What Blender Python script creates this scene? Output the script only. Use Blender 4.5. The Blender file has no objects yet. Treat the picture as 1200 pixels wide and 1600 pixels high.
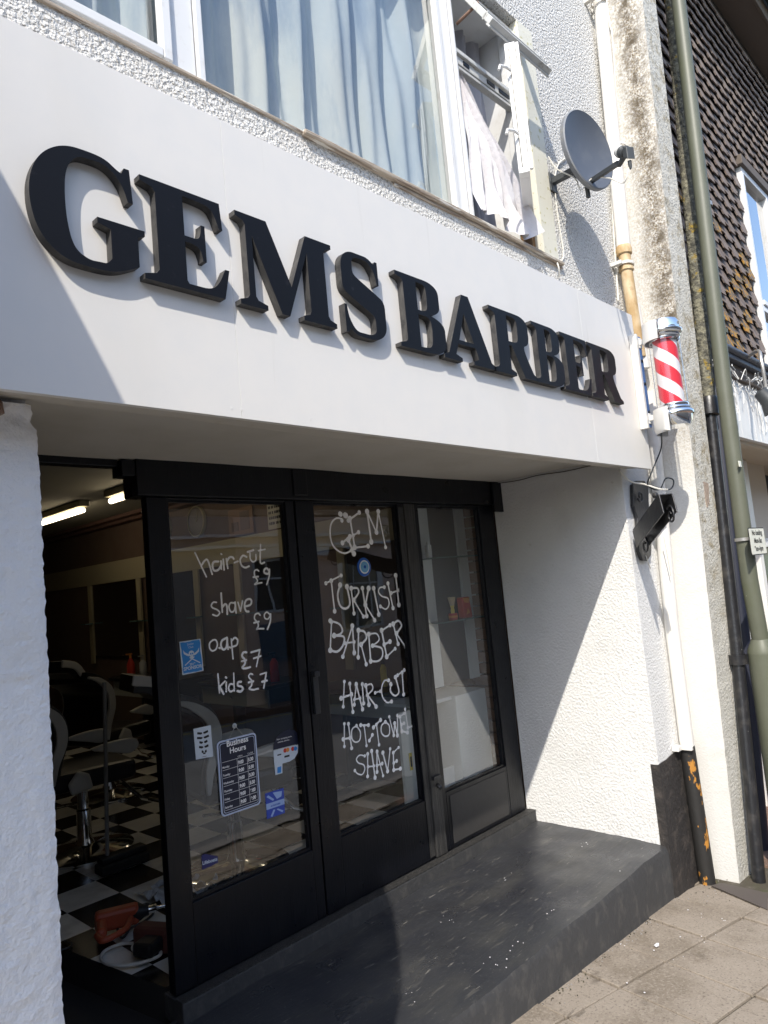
import bpy, bmesh, math, random
from mathutils import Vector, Matrix
from mathutils.geometry import tessellate_polygon
R = math.radians
random.seed(7)
C = bpy.context.scene.collection
scn = bpy.context.scene

# ---------------------------------------------------------------- camera
CAM = Vector((0, -1.7, 1.62))
YAW, PIT, ROL, FPX = R(46.6425), R(5.7189), R(5.342), 1112.49
fwd = Vector((math.sin(YAW)*math.cos(PIT), math.cos(YAW)*math.cos(PIT), math.sin(PIT)))
rgt = Vector((math.cos(YAW), -math.sin(YAW), 0)); dwn = fwd.cross(rgt)
rgt, dwn = rgt*math.cos(ROL)+dwn*math.sin(ROL), -rgt*math.sin(ROL)+dwn*math.cos(ROL)
cd = bpy.data.cameras.new('camera'); cam = bpy.data.objects.new('camera', cd); C.objects.link(cam)
mw = Matrix((( rgt.x, -dwn.x, -fwd.x, CAM.x), (rgt.y, -dwn.y, -fwd.y, CAM.y), (rgt.z, -dwn.z, -fwd.z, CAM.z), (0, 0, 0, 1)))
cam.matrix_world = mw
cd.sensor_fit = 'VERTICAL'; cd.sensor_height = 36; cd.sensor_width = 27
cd.lens = FPX/1600*36; cd.clip_start = .05; cd.clip_end = 500
scn.camera = cam

# ---------------------------------------------------------------- sky and sun
SUN = Vector((1.66, 1.0, -1.865)).normalized()          # the way the light travels
w = bpy.data.worlds.new('World'); scn.world = w; w.use_nodes = True
nt = w.node_tree; nt.nodes.clear()
sk = nt.nodes.new('ShaderNodeTexSky'); sk.sky_type = 'NISHITA'; sk.sun_disc = False
sk.sun_elevation = math.asin(-SUN.z); sk.sun_rotation = math.atan2(-SUN.x, -SUN.y) % (2*math.pi)
sk.air_density = 1.0; sk.dust_density = 1.0
bg = nt.nodes.new('ShaderNodeBackground'); bg.inputs[1].default_value = .15
wo = nt.nodes.new('ShaderNodeOutputWorld')
nt.links.new(sk.outputs[0], bg.inputs[0]); nt.links.new(bg.outputs[0], wo.inputs[0])
sl = bpy.data.lights.new('sun', 'SUN'); sl.energy = 2.25; sl.angle = R(.5); sl.color = (1, .94, .84)
so = bpy.data.objects.new('sun', sl); C.objects.link(so); so.location = (-6, -5, 9)
so.rotation_euler = SUN.to_track_quat('-Z', 'Y').to_euler()
vs = scn.view_settings; vs.view_transform = 'Standard'; vs.look = 'None'; vs.exposure = 1.24; vs.gamma = 1
scn.cycles.max_bounces = 8; scn.cycles.transparent_max_bounces = 16; scn.cycles.caustics_reflective = False

# ---------------------------------------------------------------- helpers
def W(px, py, ax, v):
    """the point on the plane ax = v that was measured in the survey photo at (px, py)"""
    d = fwd + rgt*((px-600)/FPX) + dwn*((py-800)/FPX)
    i = 'xyz'.index(ax); t = (v-CAM[i])/d[i]
    return CAM + d*t

def tag(o, label=None, cat=None, group=None, kind=None):
    if label: o['label'] = label
    if cat: o['category'] = cat
    if group: o['group'] = group
    if kind: o['kind'] = kind
    return o

def thing(name, label, cat, loc=(0, 0, 0), group=None):
    o = bpy.data.objects.new(name, None); C.objects.link(o); o.location = loc; o.empty_display_size = .1
    return tag(o, label, cat, group)

def offs(p):
    v = Vector((0, 0, 0))
    while p is not None: v += p.location; p = p.parent
    return v

def obj(name, bm, m, parent=None, smooth=False, bevel=0, label=None):
    """link one bmesh (world metres) as ONE mesh object under its parent"""
    me = bpy.data.meshes.new(name)
    o = offs(parent)
    if o.length > 0: bmesh.ops.translate(bm, verts=bm.verts, vec=-o)
    bmesh.ops.recalc_face_normals(bm, faces=bm.faces)
    for e in bm.edges:
        if len(e.link_faces) == 2 and e.calc_face_angle(0) > .75: e.smooth = False
    bm.to_mesh(me); bm.free()
    for mm in (m if isinstance(m, (list, tuple)) else [m]): me.materials.append(mm)
    if smooth:
        for p in me.polygons: p.use_smooth = True
    ob = bpy.data.objects.new(name, me); C.objects.link(ob)
    if parent is not None: ob.parent = parent
    if bevel:
        b = ob.modifiers.new('bevel', 'BEVEL'); b.width = bevel; b.segments = 2; b.limit_method = 'ANGLE'; b.angle_limit = R(40)
        b.harden_normals = False
    if label: ob['label'] = label
    return ob

def bm_(): return bmesh.new()

def box(bm, a, b, mi=0):
    (x0, y0, z0), (x1, y1, z1) = a, b
    x0, x1 = min(x0, x1), max(x0, x1); y0, y1 = min(y0, y1), max(y0, y1); z0, z1 = min(z0, z1), max(z0, z1)
    v = [bm.verts.new(p) for p in [(x0,y0,z0),(x1,y0,z0),(x1,y1,z0),(x0,y1,z0),(x0,y0,z1),(x1,y0,z1),(x1,y1,z1),(x0,y1,z1)]]
    for f in [(0,3,2,1),(4,5,6,7),(0,1,5,4),(1,2,6,5),(2,3,7,6),(3,0,4,7)]:
        bm.faces.new([v[i] for i in f]).material_index = mi
    return bm

def quad(bm, pts, mi=0):
    f = bm.faces.new([bm.verts.new(p) for p in pts]); f.material_index = mi; return f

def prism(bm, pts, d, mi=0):
    """closed prism: polygon pts (3D) pushed along vector d"""
    d = Vector(d); a = [bm.verts.new(p) for p in pts]; b = [bm.verts.new(Vector(p)+d) for p in pts]; n = len(pts)
    bm.faces.new(a).material_index = mi; bm.faces.new(list(reversed(b))).material_index = mi
    for i in range(n): bm.faces.new([a[i], b[i], b[(i+1) % n], a[(i+1) % n]]).material_index = mi
    return bm

def obox(bm, c, dx, dy, dz, mi=0):
    """box from its centre and three half-extent vectors"""
    c, dx, dy, dz = map(Vector, (c, dx, dy, dz))
    v = [bm.verts.new(c+dx*i+dy*j+dz*k) for i, j, k in [(-1,-1,-1),(1,-1,-1),(1,1,-1),(-1,1,-1),(-1,-1,1),(1,-1,1),(1,1,1),(-1,1,1)]]
    for f in [(0,3,2,1),(4,5,6,7),(0,1,5,4),(1,2,6,5),(2,3,7,6),(3,0,4,7)]: bm.faces.new([v[i] for i in f]).material_index = mi
    return bm

def frame_of(d, up=Vector((0, 0, 1))):
    d = d.normalized()
    if abs(d.dot(up)) > .97: up = Vector((1, 0, 0))
    a = d.cross(up).normalized(); return a, a.cross(d).normalized()

def tube(bm, pts, r, n=10, cap=True, mi=0):
    pts = [Vector(p) for p in pts]; rr = r if isinstance(r, (list, tuple)) else [r]*len(pts)
    rings = []; a = None
    for i, p in enumerate(pts):
        d = (pts[min(i+1, len(pts)-1)]-pts[max(i-1, 0)])
        if d.length < 1e-9: d = Vector((0, 0, 1))
        d.normalize()
        if a is None: a, b = frame_of(d)
        else:
            a = (a-d*a.dot(d)).normalized(); b = a.cross(d)
        rings.append([bm.verts.new(p+(a*math.cos(2*math.pi*k/n)+b*math.sin(2*math.pi*k/n))*rr[i]) for k in range(n)])
    for i in range(len(rings)-1):
        for k in range(n):
            f = bm.faces.new([rings[i][k], rings[i][(k+1) % n], rings[i+1][(k+1) % n], rings[i+1][k]]); f.material_index = mi; f.smooth = True
    if cap:
        bm.faces.new(rings[0]).material_index = mi; bm.faces.new(list(reversed(rings[-1]))).material_index = mi
    return bm

def lathe(bm, c, axis, prof, n=32, mi=0):
    """prof: list of (radius, distance along axis)"""
    c = Vector(c); axis = Vector(axis).normalized(); a, b = frame_of(axis); rings = []
    for r, h in prof:
        if r < 1e-5: rings.append([bm.verts.new(c+axis*h)])
        else: rings.append([bm.verts.new(c+axis*h+(a*math.cos(2*math.pi*k/n)+b*math.sin(2*math.pi*k/n))*r) for k in range(n)])
    for i in range(len(rings)-1):
        p, q = rings[i], rings[i+1]
        for k in range(n):
            k2 = (k+1) % n
            if len(p) == 1 and len(q) == 1: break
            if len(p) == 1: f = bm.faces.new([p[0], q[k2], q[k]])
            elif len(q) == 1: f = bm.faces.new([p[k], p[k2], q[0]])
            else: f = bm.faces.new([p[k], p[k2], q[k2], q[k]])
            f.material_index = mi; f.smooth = True
    return bm

def spline(pts, n=8):
    pts = [Vector(p) for p in pts]; out = []
    P = [pts[0]*2-pts[1]]+pts+[pts[-1]*2-pts[-2]]
    for i in range(1, len(P)-2):
        for k in range(n):
            t = k/n; a, b, c, d = P[i-1], P[i], P[i+1], P[i+2]
            out.append(.5*((2*b)+(c-a)*t+(2*a-5*b+4*c-d)*t*t+(3*b-a-3*c+d)*t**3))
    out.append(pts[-1]); return out

# ---------------------------------------------------------------- materials
def srgb(h):
    c = [int(h[i:i+2], 16)/255 for i in (0, 2, 4)]
    return tuple(x/12.92 if x <= .04045 else ((x+.055)/1.055)**2.4 for x in c)

def mat(name, col, rough=.6, metal=0, spec=.5, bumps=(), tints=(), coat=0, rvar=None, alpha=None, trans=0, emit=None):
    """bumps: (kind, scale, strength, distance); tints: (colour, scale, lo, hi, amount, stretch)"""
    m = bpy.data.materials.new(name); m.use_nodes = True; t = m.node_tree; N = t.nodes; L = t.links
    b = N['Principled BSDF']; b.inputs['Base Color'].default_value = (*col, 1); b.inputs['Roughness'].default_value = rough
    b.inputs['Metallic'].default_value = metal; b.inputs['Specular IOR Level'].default_value = spec
    b.inputs['Coat Weight'].default_value = coat; b.inputs['Transmission Weight'].default_value = trans
    tc = N.new('ShaderNodeTexCoord'); prev = None
    def coord(stretch):
        if not stretch: return tc.outputs['Object']
        mp = N.new('ShaderNodeMapping'); mp.inputs['Scale'].default_value = stretch; L.new(tc.outputs['Object'], mp.inputs['Vector']); return mp.outputs[0]
    for c2, sc, lo, hi, amt, st in tints:
        n = N.new('ShaderNodeTexNoise'); n.inputs['Scale'].default_value = sc; n.inputs['Detail'].default_value = 6; n.inputs['Roughness'].default_value = .6
        L.new(coord(st), n.inputs['Vector'])
        r = N.new('ShaderNodeMapRange'); r.inputs['From Min'].default_value = lo; r.inputs['From Max'].default_value = hi
        r.inputs['To Max'].default_value = amt; L.new(n.outputs['Fac'], r.inputs['Value'])
        mx = N.new('ShaderNodeMix'); mx.data_type = 'RGBA'; L.new(r.outputs[0], mx.inputs['Factor'])
        if prev is None: mx.inputs['A'].default_value = (*col, 1)
        else: L.new(prev, mx.inputs['A'])
        mx.inputs['B'].default_value = (*c2, 1); prev = mx.outputs['Result']
    if prev is not None: L.new(prev, b.inputs['Base Color'])
    nrm = None
    for kind, sc, st, dist, *rest in bumps:
        stc = rest[0] if rest else None
        if kind == 'noise':
            n = N.new('ShaderNodeTexNoise'); n.inputs['Scale'].default_value = sc; n.inputs['Detail'].default_value = 4; out = n.outputs['Fac']
        elif kind == 'vor':
            n = N.new('ShaderNodeTexVoronoi'); n.feature = 'SMOOTH_F1'; n.inputs['Scale'].default_value = sc; out = n.outputs['Distance']
        L.new(coord(stc), n.inputs['Vector'])
        bp = N.new('ShaderNodeBump'); bp.inputs['Strength'].default_value = st; bp.inputs['Distance'].default_value = dist
        L.new(out, bp.inputs['Height'])
        if nrm is not None: L.new(nrm, bp.inputs['Normal'])
        nrm = bp.outputs['Normal']
    if nrm is not None: L.new(nrm, b.inputs['Normal'])
    if rvar:
        n = N.new('ShaderNodeTexNoise'); n.inputs['Scale'].default_value = rvar[0]; n.inputs['Detail'].default_value = 6; L.new(tc.outputs['Object'], n.inputs['Vector'])
        r = N.new('ShaderNodeMapRange'); r.inputs['From Min'].default_value = .3; r.inputs['From Max'].default_value = .7
        r.inputs['To Min'].default_value = rvar[1]; r.inputs['To Max'].default_value = rvar[2]; L.new(n.outputs['Fac'], r.inputs['Value']); L.new(r.outputs[0], b.inputs['Roughness'])
    if emit: b.inputs['Emission Color'].default_value = (*emit[0], 1); b.inputs['Emission Strength'].default_value = emit[1]
    return m

def pane_mat(name, tint=(1, 1, 1), boost=1.9, rough=0.0):
    m = bpy.data.materials.new(name); m.use_nodes = True; t = m.node_tree; N = t.nodes; L = t.links; N.clear()
    o = N.new('ShaderNodeOutputMaterial'); mx = N.new('ShaderNodeMixShader'); tr = N.new('ShaderNodeBsdfTransparent'); gl = N.new('ShaderNodeBsdfGlossy')
    lw = N.new('ShaderNodeLayerWeight'); lw.inputs[0].default_value = .5; pw = N.new('ShaderNodeMath'); pw.operation = 'POWER'; pw.inputs[1].default_value = 5; L.new(lw.outputs['Facing'], pw.inputs[0])
    ma = N.new('ShaderNodeMath'); ma.operation = 'MULTIPLY_ADD'; ma.inputs[1].default_value = .96; ma.inputs[2].default_value = .04; L.new(pw.outputs[0], ma.inputs[0])
    fr = ma; mu = N.new('ShaderNodeMath'); mu.operation = 'MULTIPLY'; mu.inputs[1].default_value = boost; mu.use_clamp = True
    nz = N.new('ShaderNodeTexNoise'); nz.inputs['Scale'].default_value = 1.6; bp = N.new('ShaderNodeBump'); bp.inputs['Strength'].default_value = .12; bp.inputs['Distance'].default_value = .02
    L.new(nz.outputs['Fac'], bp.inputs['Height']); L.new(bp.outputs[0], gl.inputs['Normal'])
    gl.inputs['Roughness'].default_value = rough; tr.inputs[0].default_value = (*tint, 1)
    L.new(fr.outputs[0], mu.inputs[0]); L.new(mu.outputs[0], mx.inputs[0]); L.new(tr.outputs[0], mx.inputs[1]); L.new(gl.outputs[0], mx.inputs[2]); L.new(mx.outputs[0], o.inputs[0])
    return m

M = {}
M['board'] = mat('white_board_paint', (.725, .70, .66), .42, bumps=[('noise', 1.3, .1, .01), ('noise', 260, .05, .001)], tints=[((.58, .56, .51), 2.2, .55, .85, .4, (1, 1, .35)), ((.64, .64, .63), 9, .4, .7, .3, None), ((.45, .42, .36), 5, .66, .8, .4, (3, 1, .12))])
M['letter'] = mat('black_letter_paint', (.0045, .0045, .006), .5, spec=.22, bumps=[('noise', 90, .12, .002)], tints=[((.05, .05, .055), 30, .62, .8, .35, None)])
M['letter_side'] = mat('foam_letter_edge', (.045, .043, .042), .7, bumps=[('noise', 160, .4, .002)], tints=[((.11, .105, .095), 40, .5, .75, .7, (1, 1, .3)), ((.01, .01, .012), 18, .5, .66, .8, None)])
M['upper_render'] = mat('spatter_dash_render', (.74, .73, .70), .9, spec=.15, bumps=[('noise', 72, 1, .030)], tints=[((.30, .27, .23), 80, .53, .64, .8, None), ((.62, .58, .52), 2.2, .55, .8, .5, None)])
M['stained_render'] = mat('stained_render', (.66, .62, .53), .9, spec=.2, bumps=[('noise', 80, .8, .01)], tints=[((.28, .20, .12), 85, .47, .6, .8, (1, 1, .8)), ((.10, .075, .05), 14, .5, .68, .75, (1.6, 1.6, .5))])
M['white_render'] = mat('white_masonry_paint', (.73, .725, .71), .8, spec=.2, bumps=[('noise', 70, .9, .009), ('noise', 28, .4, .006)], tints=[((.56, .555, .54), 3, .5, .8, .5, None), ((.50, .47, .42), 26, .66, .76, .5, None)])
M['pier_render'] = mat('pier_masonry_paint', (.76, .755, .77), .8, spec=.3, bumps=[('noise', 95, .8, .006)], tints=[((.55, .50, .44), 1.7, .58, .8, .5, None)])
M['pilaster_face'] = mat('grey_roughcast', (.46, .44, .37), .9, spec=.2, bumps=[('noise', 70, .8, .008)], tints=[((.22, .20, .15), 40, .5, .7, .6, None), ((.62, .60, .54), 4, .5, .7, .6, None)])
M['soffit'] = mat('soffit_paint', (.56, .53, .48), .7, bumps=[('noise', 2.5, .25, .02), ('noise', 40, .1, .002)], tints=[((.44, .41, .34), 2.6, .45, .75, .6, None)])
M['brick'] = mat('broken_brick', (.16, .09, .06), .95, bumps=[('noise', 45, 1, .02)], tints=[((.42, .38, .33), 30, .5, .62, .8, None)])
M['black_wood'] = mat('black_gloss_joinery', (.003, .0035, .006), .35, spec=.35, bumps=[('noise', 24, .35, .004, (6, 6, .35)), ('noise', 130, .15, .001)], tints=[((.02, .02, .02), 50, .6, .75, .5, (3, 3, .4))], rvar=(9, .25, .5))
M['worn_wood'] = mat('weathered_black_joinery', (.028, .027, .026), .5, bumps=[('noise', 30, .9, .006, (9, 9, .25))], tints=[((.085, .08, .075), 22, .48, .66, .8, (9, 9, .3)), ((.012, .012, .013), 14, .5, .65, .8, (6, 6, .5))])
M['black_step'] = mat('black_floor_paint', (.036, .037, .040), .42, bumps=[('noise', 5, .25, .01), ('noise', 45, .3, .002), ('noise', 9, .35, .004, (1, 6, 1))], tints=[((.020, .021, .027), 1.1, .46, .62, .9, None), ((.060, .058, .053), 2.6, .50, .66, .7, (.6, 1.6, 1)), ((.10, .095, .085), 13, .61, .68, .6, (.4, 2.4, 1)), ((.20, .19, .17), 30, .655, .68, .7, (.3, 2, 1)), ((.17, .16, .14), 110, .63, .68, .6, None)], rvar=(5, .22, .5))
M['step_riser'] = mat('black_riser_paint', (.045, .045, .046), .6, bumps=[('noise', 45, .6, .005)], tints=[((.09, .085, .078), 18, .5, .7, .7, (1, 1, .7)), ((.25, .24, .22), 70, .7, .78, .7, None)])
M['slab'] = mat('concrete_slab', (.30, .255, .205), .9, spec=.2, bumps=[('noise', 140, .8, .003), ('noise', 14, .35, .005)], tints=[((.20, .165, .125), 3.2, .46, .62, .8, None), ((.34, .295, .24), 70, .50, .66, .8, None), ((.14, .115, .09), 95, .55, .66, .8, None), ((.11, .09, .07), 7.5, .62, .72, .7, None), ((.08, .065, .05), 2.1, .69, .72, .5, (1, 5, 1))])
M['joint'] = mat('mossy_joint', (.07, .06, .042), 1, bumps=[('noise', 80, .7, .006)], tints=[((.06, .07, .025), 5, .55, .66, .6, None), ((.16, .14, .12), 16, .5, .7, .6, None)])
M['brick_paver'] = mat('brown_paver', (.20, .125, .09), .9, bumps=[('noise', 90, .5, .003)], tints=[((.13, .085, .065), 9, .45, .65, .8, None)])
M['asphalt'] = mat('asphalt', (.22, .22, .22), .85, bumps=[('noise', 160, .6, .005)], tints=[((.12, .12, .12), 1.2, .4, .7, .6, None)])
M['kerb'] = mat('kerb_stone', (.30, .28, .26), .85, bumps=[('noise', 70, .5, .004)])
M['yellow'] = mat('yellow_road_paint', (.70, .50, .05), .7, bumps=[('noise', 120, .4, .003)])
M['upvc'] = mat('white_window_frame', (.74, .74, .73), .35, bumps=[('noise', 9, .1, .002)], tints=[((.55, .52, .46), 14, .56, .72, .5, None)])
M['metal_frame'] = mat('grey_metal_window', (.58, .58, .56), .45, bumps=[('noise', 60, .25, .002)], tints=[((.25, .22, .18), 24, .58, .7, .6, None)])
M['rotten'] = mat('bare_rotten_timber', (.26, .15, .07), .9, bumps=[('noise', 30, 1, .01, (8, 8, .4))], tints=[((.06, .04, .025), 20, .48, .6, .8, (6, 6, .5)), ((.42, .33, .22), 34, .60, .70, .6, (6, 6, .6))])
M['sill'] = mat('worn_timber_sill', (.40, .34, .27), .85, bumps=[('noise', 25, .8, .006, (.3, 6, 6))], tints=[((.16, .11, .08), 15, .48, .62, .8, (.4, 8, 8)), ((.70, .68, .62), 11, .55, .62, .7, (.5, 5, 5))])
M['net'] = mat('teal_net_curtain', (.44, .50, .51), .9, spec=.1, bumps=[('noise', 25, .2, .01)], tints=[((.55, .57, .52), 2.3, .42, .62, .8, (1, 1, .4)), ((.26, .33, .40), 3.7, .5, .66, .8, (1.5, 1, .3))])
M['white_cloth'] = mat('white_voile', (.60, .585, .60), .9, spec=.1, bumps=[('noise', 30, .5, .01), ('noise', 120, .2, .002)], tints=[((.62, .57, .58), 6, .5, .7, .5, None)])
M['pipe_white'] = mat('white_pipe_paint', (.72, .70, .66), .4, tints=[((.48, .42, .33), 5, .55, .75, .6, (1, 1, .3))], bumps=[('noise', 20, .1, .002)])
M['pipe_rust'] = mat('ochre_bare_pipe', (.42, .28, .13), .75, bumps=[('noise', 60, .4, .002)], tints=[((.65, .52, .34), 8, .45, .62, .9, (1, 1, .5)), ((.25, .12, .05), 13, .6, .7, .7, None)])
M['pipe_black'] = mat('black_pipe_paint', (.016, .016, .018), .35, bumps=[('noise', 35, .4, .004)], tints=[((.35, .35, .34), 70, .71, .75, .8, None), ((.07, .065, .06), 13, .5, .68, .6, None)])
M['pipe_flake'] = mat('black_pipe_flaking', (.02, .019, .018), .6, bumps=[('noise', 30, .5, .004)], tints=[((.42, .19, .03), 11, .585, .6, 1, (1.4, 1.4, .6))])
M['moss_pipe'] = mat('mossy_cement_pipe', (.10, .095, .075), .95, bumps=[('noise', 38, 1, .02), ('noise', 110, .6, .005)], tints=[((.24, .225, .16), 26, .45, .6, .9, None), ((.30, .20, .02), 9, .6, .66, .9, None), ((.035, .035, .03), 17, .55, .66, .8, None)])
M['post'] = mat('olive_post_paint', (.098, .104, .074), .5, bumps=[('noise', 15, .2, .003)], tints=[((.135, .14, .105), 3, .4, .7, .6, None), ((.60, .60, .52), 48, .725, .745, .8, None), ((.09, .10, .055), 6, .55, .7, .5, (1, 1, .3))])
M['chrome'] = mat('chrome', (.86, .87, .88), .07, metal=1, bumps=[('noise', 6, .06, .003)])
M['cast_white'] = mat('white_plastic_bracket', (.66, .65, .62), .3)
M['sky_strip'] = mat('sky_tinted_chrome', (.05, .12, .32), .25, metal=.35)  # chrome with the reflected blue sky put into its colour
M['stripe_red'] = mat('red_stripe', (.62, .035, .055), .3)
M['stripe_white'] = mat('white_stripe', (.72, .70, .71), .3)
M['screw'] = mat('dark_screw', (.03, .03, .03), .4, metal=.8)
M['dish'] = mat('grey_dish_paint', (.085, .095, .115), .45, bumps=[('noise', 40, .1, .002)], tints=[((.16, .165, .17), 8, .5, .75, .4, None)])
M['dish_rim'] = mat('dish_rim_grey', (.20, .21, .225), .5, tints=[((.30, .29, .26), 14, .5, .7, .5, None)])
M['lnb'] = mat('dark_lnb_plastic', (.05, .055, .058), .5)
M['lnb_white'] = mat('lnb_cap', (.62, .62, .6), .4)
M['cable_w'] = mat('white_cable', (.66, .64, .58), .5)
M['cable_k'] = mat('black_cable', (.02, .025, .03), .5)
M['iron'] = mat('black_wrought_iron', (.022, .023, .026), .38, bumps=[('noise', 30, .4, .004)], tints=[((.10, .095, .085), 22, .55, .72, .7, None)])
M['tile'] = mat('hung_clay_tile', (.19, .152, .13), .85, bumps=[('noise', 60, .4, .004)], tints=[((.15, .11, .085), 4.5, .48, .68, .8, None), ((.055, .046, .048), 11, .5, .65, .6, None)])
M['tile_lichen'] = mat('lichened_tile', (.12, .10, .09), .95, bumps=[('noise', 60, .8, .006)], tints=[((.42, .21, .03), 17, .50, .56, .95, None), ((.25, .21, .07), 40, .55, .62, .8, None)])
M['lead'] = mat('lead_flashing', (.075, .085, .11), .5, metal=.3, bumps=[('noise', 12, .5, .01)])
M['timber_dark'] = mat('brown_bargeboard', (.12, .095, .075), .7, bumps=[('noise', 16, .4, .004)])
M['cream'] = mat('cream_wall_paint', (.62, .55, .44), .8, bumps=[('noise', 40, .15, .002)])
M['white_gloss'] = mat('white_shopfront_paint', (.76, .75, .72), .4, bumps=[('noise', 20, .2, .002, (6, 1, .4))])
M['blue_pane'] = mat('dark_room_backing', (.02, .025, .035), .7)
M['pane'] = pane_mat('window_pane', boost=2.6)
M['door_pane'] = pane_mat('door_pane', (.93, .95, .95), boost=3.4)
M['side_pane'] = pane_mat('side_window_pane', (.93, .95, .95), boost=4.2)
M['poleglass'] = pane_mat('pole_cylinder_glass', boost=1.6)
M['paint_line'] = mat('white_marker', (.92, .91, .89), .6)
M['sticker_blue'] = mat('blue_sticker', (.03, .24, .62), .4)
M['sticker_dkblue'] = mat('deep_blue_sticker', (.03, .07, .42), .4)
M['sticker_white'] = mat('white_sticker', (.62, .68, .74), .5)
M['navy'] = mat('navy_print', (.01, .013, .035), .4)
M['ink'] = mat('black_ink', (.01, .01, .012), .5)
M['eye_blue'] = mat('evil_eye_blue', (.02, .10, .42), .25)
M['eye_mid'] = mat('evil_eye_light_blue', (.15, .38, .62), .25)
M['eye_white'] = mat('evil_eye_white', (.7, .78, .78), .25)
M['in_wall'] = mat('interior_plaster', (.15, .105, .08), .9, bumps=[('noise', 20, .2, .004)], tints=[((.10, .06, .05), 1.3, .45, .7, .7, None)])
M['in_dark'] = mat('interior_dark_panel', (.03, .028, .027), .8)
M['in_ceil'] = mat('interior_ceiling', (.30, .29, .25), .9)
M['in_trim'] = mat('cream_trim', (.42, .38, .26), .7)
M['tile_white'] = mat('white_vinyl_tile', (.74, .74, .70), .3, tints=[((.30, .29, .26), 5, .5, .7, .6, None)])
M['tile_black'] = mat('black_vinyl_tile', (.012, .012, .014), .25)
M['leather'] = mat('black_leatherette', (.012, .012, .013), .35)
M['leather_w'] = mat('white_leatherette', (.55, .55, .52), .35)
M['mirror'] = mat('mirror_glass', (.7, .72, .73), .03, metal=1)
M['formica'] = mat('pale_grey_laminate', (.42, .44, .42), .4)
M['black_top'] = mat('black_worktop', (.015, .015, .016), .3)
M['tube_lit'] = mat('lit_fluorescent_tube', (.9, .85, .7), .5, emit=((1, .83, .58), 3.2))
M['drill_red'] = mat('orange_red_tool_plastic', (.42, .075, .03), .45, tints=[((.2, .05, .03), 30, .55, .7, .6, None)])
M['grey_plastic'] = mat('grey_plastic', (.25, .25, .25), .5)
M['red'] = mat('red_print', (.60, .05, .03), .45)
M['orange'] = mat('orange_print', (.75, .28, .05), .45)
M['gold'] = mat('yellow_print', (.75, .60, .08), .5)
M['clear_plastic'] = mat('translucent_plastic', (.45, .47, .48), .3)
M['shelf_glass'] = mat('green_edge_glass', (.12, .2, .18), .15)
M['white_panel'] = mat('white_laminate_panel', (.66, .70, .70), .35)
M['paper'] = mat('paper', (.55, .53, .46), .8)
M['paper_dirty'] = mat('dusty_sheet', (.45, .47, .50), .9, bumps=[('noise', 14, 1, .03)])
M['bristle'] = mat('shaving_bristle', (.55, .45, .28), .9)
M['opp_wall'] = mat('opposite_pink_render', (.78, .58, .46), .9, bumps=[('noise', 40, .2, .004)])
M['opp_dark'] = mat('opposite_dark_brick', (.34, .30, .26), .9)
M['sign_face'] = mat('sign_face', (.72, .71, .62), .4)
M['canopy'] = mat('canvas_canopy', (.12, .09, .10), .9)
M['fairy'] = mat('fairy_light_wire', (.70, .70, .68), .5)
M['ext_far'] = mat('far_roof_slate', (.09, .09, .10), .8)
M['poster_green'] = mat('green_print', (.25, .62, .10), .5)
M['broom'] = mat('broom_bristle', (.02, .02, .02), .9)
M['galv'] = mat('galvanised', (.45, .44, .42), .45, metal=.7)

# masonry paint that is stained only high up (soot and lichen on the side of the party wall)
def add_height_stain(m, z0, z1, col, scale, lo, hi, detail=10, band=None):
    t = m.node_tree; N = t.nodes; L = t.links; b = N['Principled BSDF']
    src = b.inputs['Base Color'].links[0].from_socket if b.inputs['Base Color'].links else None
    tc = N.new('ShaderNodeTexCoord'); sp = N.new('ShaderNodeSeparateXYZ'); L.new(tc.outputs['Object'], sp.inputs[0])
    mr = N.new('ShaderNodeMapRange'); mr.inputs['From Min'].default_value = z0; mr.inputs['From Max'].default_value = z1; L.new(sp.outputs['Z'], mr.inputs['Value'])
    n = N.new('ShaderNodeTexNoise'); n.inputs['Scale'].default_value = scale; n.inputs['Detail'].default_value = detail; n.inputs['Roughness'].default_value = .65; L.new(tc.outputs['Object'], n.inputs['Vector'])
    m2 = N.new('ShaderNodeMapRange'); m2.inputs['From Min'].default_value = lo; m2.inputs['From Max'].default_value = hi; L.new(n.outputs['Fac'], m2.inputs['Value'])
    mu = N.new('ShaderNodeMath'); mu.operation = 'MULTIPLY'; L.new(mr.outputs[0], mu.inputs[0]); L.new(m2.outputs[0], mu.inputs[1])
    if band:                                              # strongest along one vertical streak y = band[0] of half width band[1]
        sb = N.new('ShaderNodeMath'); sb.operation = 'SUBTRACT'; L.new(sp.outputs['Y'], sb.inputs[0]); sb.inputs[1].default_value = band[0]
        ab = N.new('ShaderNodeMath'); ab.operation = 'ABSOLUTE'; L.new(sb.outputs[0], ab.inputs[0])
        mb = N.new('ShaderNodeMapRange'); mb.inputs['From Min'].default_value = band[1]; mb.inputs['From Max'].default_value = 0; L.new(ab.outputs[0], mb.inputs['Value'])
        m3 = N.new('ShaderNodeMath'); m3.operation = 'MULTIPLY'; L.new(mu.outputs[0], m3.inputs[0]); L.new(mb.outputs[0], m3.inputs[1]); mu = m3
    mx = N.new('ShaderNodeMix'); mx.data_type = 'RGBA'; L.new(mu.outputs[0], mx.inputs['Factor'])
    if src: L.new(src, mx.inputs['A'])
    else: mx.inputs['A'].default_value = b.inputs['Base Color'].default_value
    mx.inputs['B'].default_value = (*col, 1); L.new(mx.outputs['Result'], b.inputs['Base Color'])
M['side_render'] = mat('party_wall_side_render', (.66, .65, .62), .85, spec=.2, bumps=[('noise', 90, .5, .005)], tints=[((.64, .61, .54), 5, .5, .75, .5, None)])
add_height_stain(M['side_render'], 2.3, 3.0, (.36, .29, .18), 95, .44, .60, band=(-.07, .24))
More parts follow.
